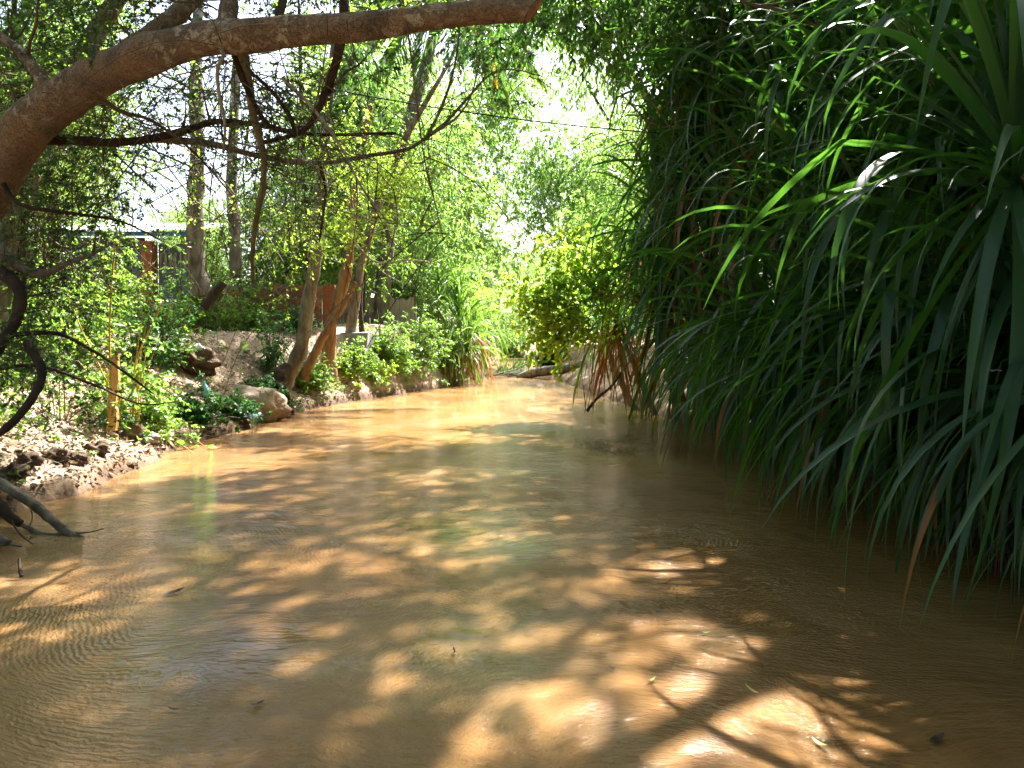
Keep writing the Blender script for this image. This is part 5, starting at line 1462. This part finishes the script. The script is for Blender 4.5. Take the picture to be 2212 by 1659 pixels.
stick('fallen_branch', 'fallen branch slanting from the left edge down into the water', 'branch',
      [(((-60, 1010, 6.6), (20, 1055, 6.3), (80, 1095, 6.1), (120, 1130, 5.95), (150, 1152, 5.85), (182, 1168, 5.8)), .042, .030),
       (((140, 1145, 5.88), (118, 1158, 5.85), (85, 1152, 5.9), (50, 1135, 6.0), (0, 1115, 6.1)), .02, .016),
       (((60, 1082, 6.15), (70, 1120, 6.1), (55, 1150, 6.05)), .006, .003), (((150, 1152, 5.85), (190, 1150, 5.8), (225, 1142, 5.8)), .008, .004)], 'bark_grey')
stick('fallen_branch', 'dark branch end hanging below the slanting one at the left edge', 'branch',
      [(((-70, 1040, 5.9), (-10, 1085, 5.8), (20, 1115, 5.75), (45, 1132, 5.75)), .06, .03), (((20, 1115, 5.75), (40, 1150, 5.6), (70, 1175, 5.5)), .008, .004)], 'bark_dark')
stick('fallen_branch', 'lowest mossy branch lying in the water at the left edge', 'branch',
      [(((-60, 1140, 5.6), (-10, 1160, 5.5), (20, 1172, 5.45)), .05, .02), (((-50, 1190, 5.35), (10, 1176, 5.45), (45, 1180, 5.42)), .014, .008)], 'bark_grey')
stick('water_twig', 'short brown twig poking out of the water at the left', 'twig', [(((46, 1245, 4.75), (42, 1222, 4.8), (41, 1206, 4.82)), .012, .007)], 'bark_dark')
stick('dead_branch', 'pale bare forked branch sagging from the curved trunk towards the stream', 'branch',
      [(((757, 512, 14.6), (800, 560, 14.4), (840, 568, 14.2), (880, 562, 14.0), (930, 565, 13.8), (960, 555, 13.7)), .022, .008), (((800, 560, 14.4), (830, 590, 14.3), (870, 612, 14.2)), .01, .004), (((880, 562, 14), (900, 540, 13.9), (930, 520, 13.9)), .009, .004)], 'pale_stick')
stick('bare_branch', 'bare pale brown branch curving in at the top right', 'branch',
      [(((1560, -40, 7.2), (1610, 5, 7.2), (1680, 20, 7.2), (1740, 45, 7.2), (1785, 62, 7.2), (1830, 55, 7.2), (1880, 20, 7.2), (1920, -30, 7.2)), .018, .010), (((1640, 12, 7.2), (1700, 5, 7.2), (1760, -10, 7.2)), .012, .006)], 'twig')
stick('bare_branch', 'thin bare twig hanging over the strap leaves right of the sky gap', 'branch',
      [(((1340, 200, 10), (1400, 262, 9.8), (1460, 275, 9.6), (1520, 270, 9.4), (1580, 245, 9.3)), .010, .004), (((1560, -20, 9.0), (1555, 90, 9.0), (1530, 190, 9.0), (1545, 290, 9.0), (1600, 370, 9.0)), .008, .004)], 'twig')
stick('bare_branch', 'loose tangle of bare twigs hanging before the strap leaves', 'branch',
      [(((1400, 230, 11), (1410, 330, 11), (1420, 430, 11), (1440, 500, 11)), .008, .003), (((1420, 420, 11), (1370, 470, 11), (1320, 500, 11)), .006, .003), (((1410, 350, 11), (1450, 400, 11), (1500, 480, 11)), .006, .003)], 'twig')
stick('submerged_twigs', 'dark leaning strap and thin twigs rising from the water under the rusty leaves', 'twig',
      [(((1268, 888, 15.5), (1290, 860, 15.4), (1320, 835, 15.2), (1345, 800, 15)), .035, .02), (((1265, 885, 15.6), (1262, 850, 15.6), (1255, 800, 15.6)), .008, .005), (((1270, 880, 15.6), (1275, 850, 15.6), (1270, 790, 15.6)), .008, .005)], 'bark_dark')
stick('red_branch', 'thin reddish branch crossing behind the yellow shrub', 'branch', [(((1440, 680, 13.5), (1380, 655, 13.6), (1320, 635, 13.8), (1290, 628, 14)), .022, .010)], 'bark_orange')

g = Geo()
limb(g, [W(1120, 818, 30.5), W(1150, 806, 30.2), W(1190, 800, 29.8), W(1250, 792, 29.5), W(1300, 788, 29.2)], [.17, .19, .19, .2, .2], 12, 30, .06)
root = thing('fallen_log', 'ringed palm log lying across the end of the pool', 'log', W(1120, 818, 30.5)); part('stem', g, M['bark_grey'], root)
root = thing('fallen_frond', 'grey green palm frond fallen in front of the far pool', 'frond', (0.2, 31.0, .15))
g = Geo(); P = np.linspace((-.9, 30.6, .05), (1.1, 31.4, .55), 16); V, F = tubes(P[None], np.linspace(.04, .01, 16)[None], 4); g.add(V, F, 1)
rng = np.random.default_rng(2); k = rng.integers(1, 16, 90)
V, F = leaf_quads(P[k], np.stack([rng.normal(.3, .2, 90), rng.choice([-1, 1], 90) * .7, rng.uniform(.1, .9, 90)], 1), rng.normal(0, 1, (90, 3)), rng.uniform(.4, .8, 90), np.full(90, .05), 'fold'); g.add(V, F, 0)
part('blade', g, [M['dark_leaf'], M['pale_stick']], root)
for k, (a, b) in enumerate([((-1.4, 30.6, .05), (.3, 31.0, .12)), ((-.2, 30.9, .04), (1.9, 30.5, .12)), ((.4, 31.6, .1), (1.6, 31.2, .35))]):
    g = Geo(); a = np.array(a); b = np.array(b); limb(g, [a, a * .5 + b * .5 + [0, .1, .05], b], [.05, .04, .03], 6, None, .15)
    o = part('driftwood', g, M['pale_stick'], None); tag(o, ['low grey driftwood stick at the left end of the debris bar', 'driftwood stick lying along the waterline before the log', 'short driftwood stick propped behind the fallen frond'][k], 'driftwood')

# floating and sunken leaves on the near water
for k, (px, py, ln, mt, lab) in enumerate([(556, 1526, .05, 'wet_leaf', 'dark curled leaf floating near the bottom left centre'), (375, 1538, .035, 'wet_leaf', 'small dark leaf left of the curled one'), (980, 1413, .04, 'wet_leaf', 'dark leaf on the water left of the middle shadow'),
                                           (2024, 1604, .07, 'wet_leaf', 'large dark leaf floating at the bottom right'), (815, 1310, .05, 'fresh_leaf', 'green leaf drifting in the central shade'), (1770, 1612, .06, 'ochre_leaf', 'yellow leaf floating in the sunny patch at the bottom'),
                                           (1522, 1371, .05, 'fresh_leaf', 'narrow green leaf under the bright round sun spot'), (1407, 1474, .05, 'fresh_leaf', 'yellow green leaf beside the large branch shadow'), (1624, 1496, .06, 'ochre_leaf', 'thin pale leaf right of the yellow green one'),
                                           (1322, 1448, .03, 'wet_leaf', 'tiny dark leaf left of the yellow green one'), (1180, 1322, .03, 'wet_leaf', 'tiny dark scrap in the rippled middle water'), (375, 1285, .10, 'wet_leaf', 'thin dark twig on the bright reflection at the left')]):
    d = CAMZ * FPX / (py - HZP); p = np.array([(px - CXP) / FPX * d, d, .008])
    rg = np.random.default_rng(k); a = rg.uniform(0, 6.28)
    g = Geo(); dr = np.array([math.cos(a), math.sin(a), .12]); sd = np.array([-math.sin(a), math.cos(a), 0]); w = ln * (.28 if mt != 'wet_leaf' else .45)
    tt = np.linspace(0, 1, 6); V = []
    for q in tt:
        c = p + dr * ln * (q - .5) * 1.3 + UP * (.012 * (q - .5) ** 2 * 4); ww = w * math.sin(math.pi * min(.97, .06 + q * .9))
        V += [c - sd * ww * .5 + UP * ww * .2, c, c + sd * ww * .5 + UP * ww * .25]
    F = []
    for i in range(5):
        for s_ in (0, 1): F.append((i * 3 + s_, i * 3 + s_ + 1, i * 3 + s_ + 4, i * 3 + s_ + 3))
    g.add(V, F); o = part('fallen_leaf', g, M[mt], None)
    tag(o, lab, 'leaf')

_t = sum(len(m.polygons) * 2 for m in bpy.data.meshes)
print('mesh faces x2 about', _t, 'objects', len(bpy.data.objects))

# pale scum and bubbles drifting on the still water by the strap leaves
rng = np.random.default_rng(19)
n = 1500
a = rng.uniform(0, 6.283, n); r = np.sqrt(rng.random(n))
px = 1340 + 80 * r * np.cos(a) + rng.normal(0, 14, n); py = 958 + 18 * r * np.sin(a) + rng.normal(0, 3, n)
ok = wob(px, py * 4, .03, 2) > -.15
px, py = px[ok], py[ok]; n = len(px); d = CAMZ * FPX / (py - HZP)
g = Geo()
V, F = leaf_quads(np.stack([(px - CXP) / FPX * d, d, np.full(n, .004)], 1), rng.normal(0, 1, (n, 3)) * [1, 1, 0], np.tile(UP, (n, 1)) + rng.normal(0, .05, (n, 3)), rng.uniform(.012, .045, n), rng.uniform(.01, .03, n))
g.add(V, F)
tag(part('foam', g, M['rock'], None), 'pale scum drifting on the shaded water before the strap leaves', kind='stuff')
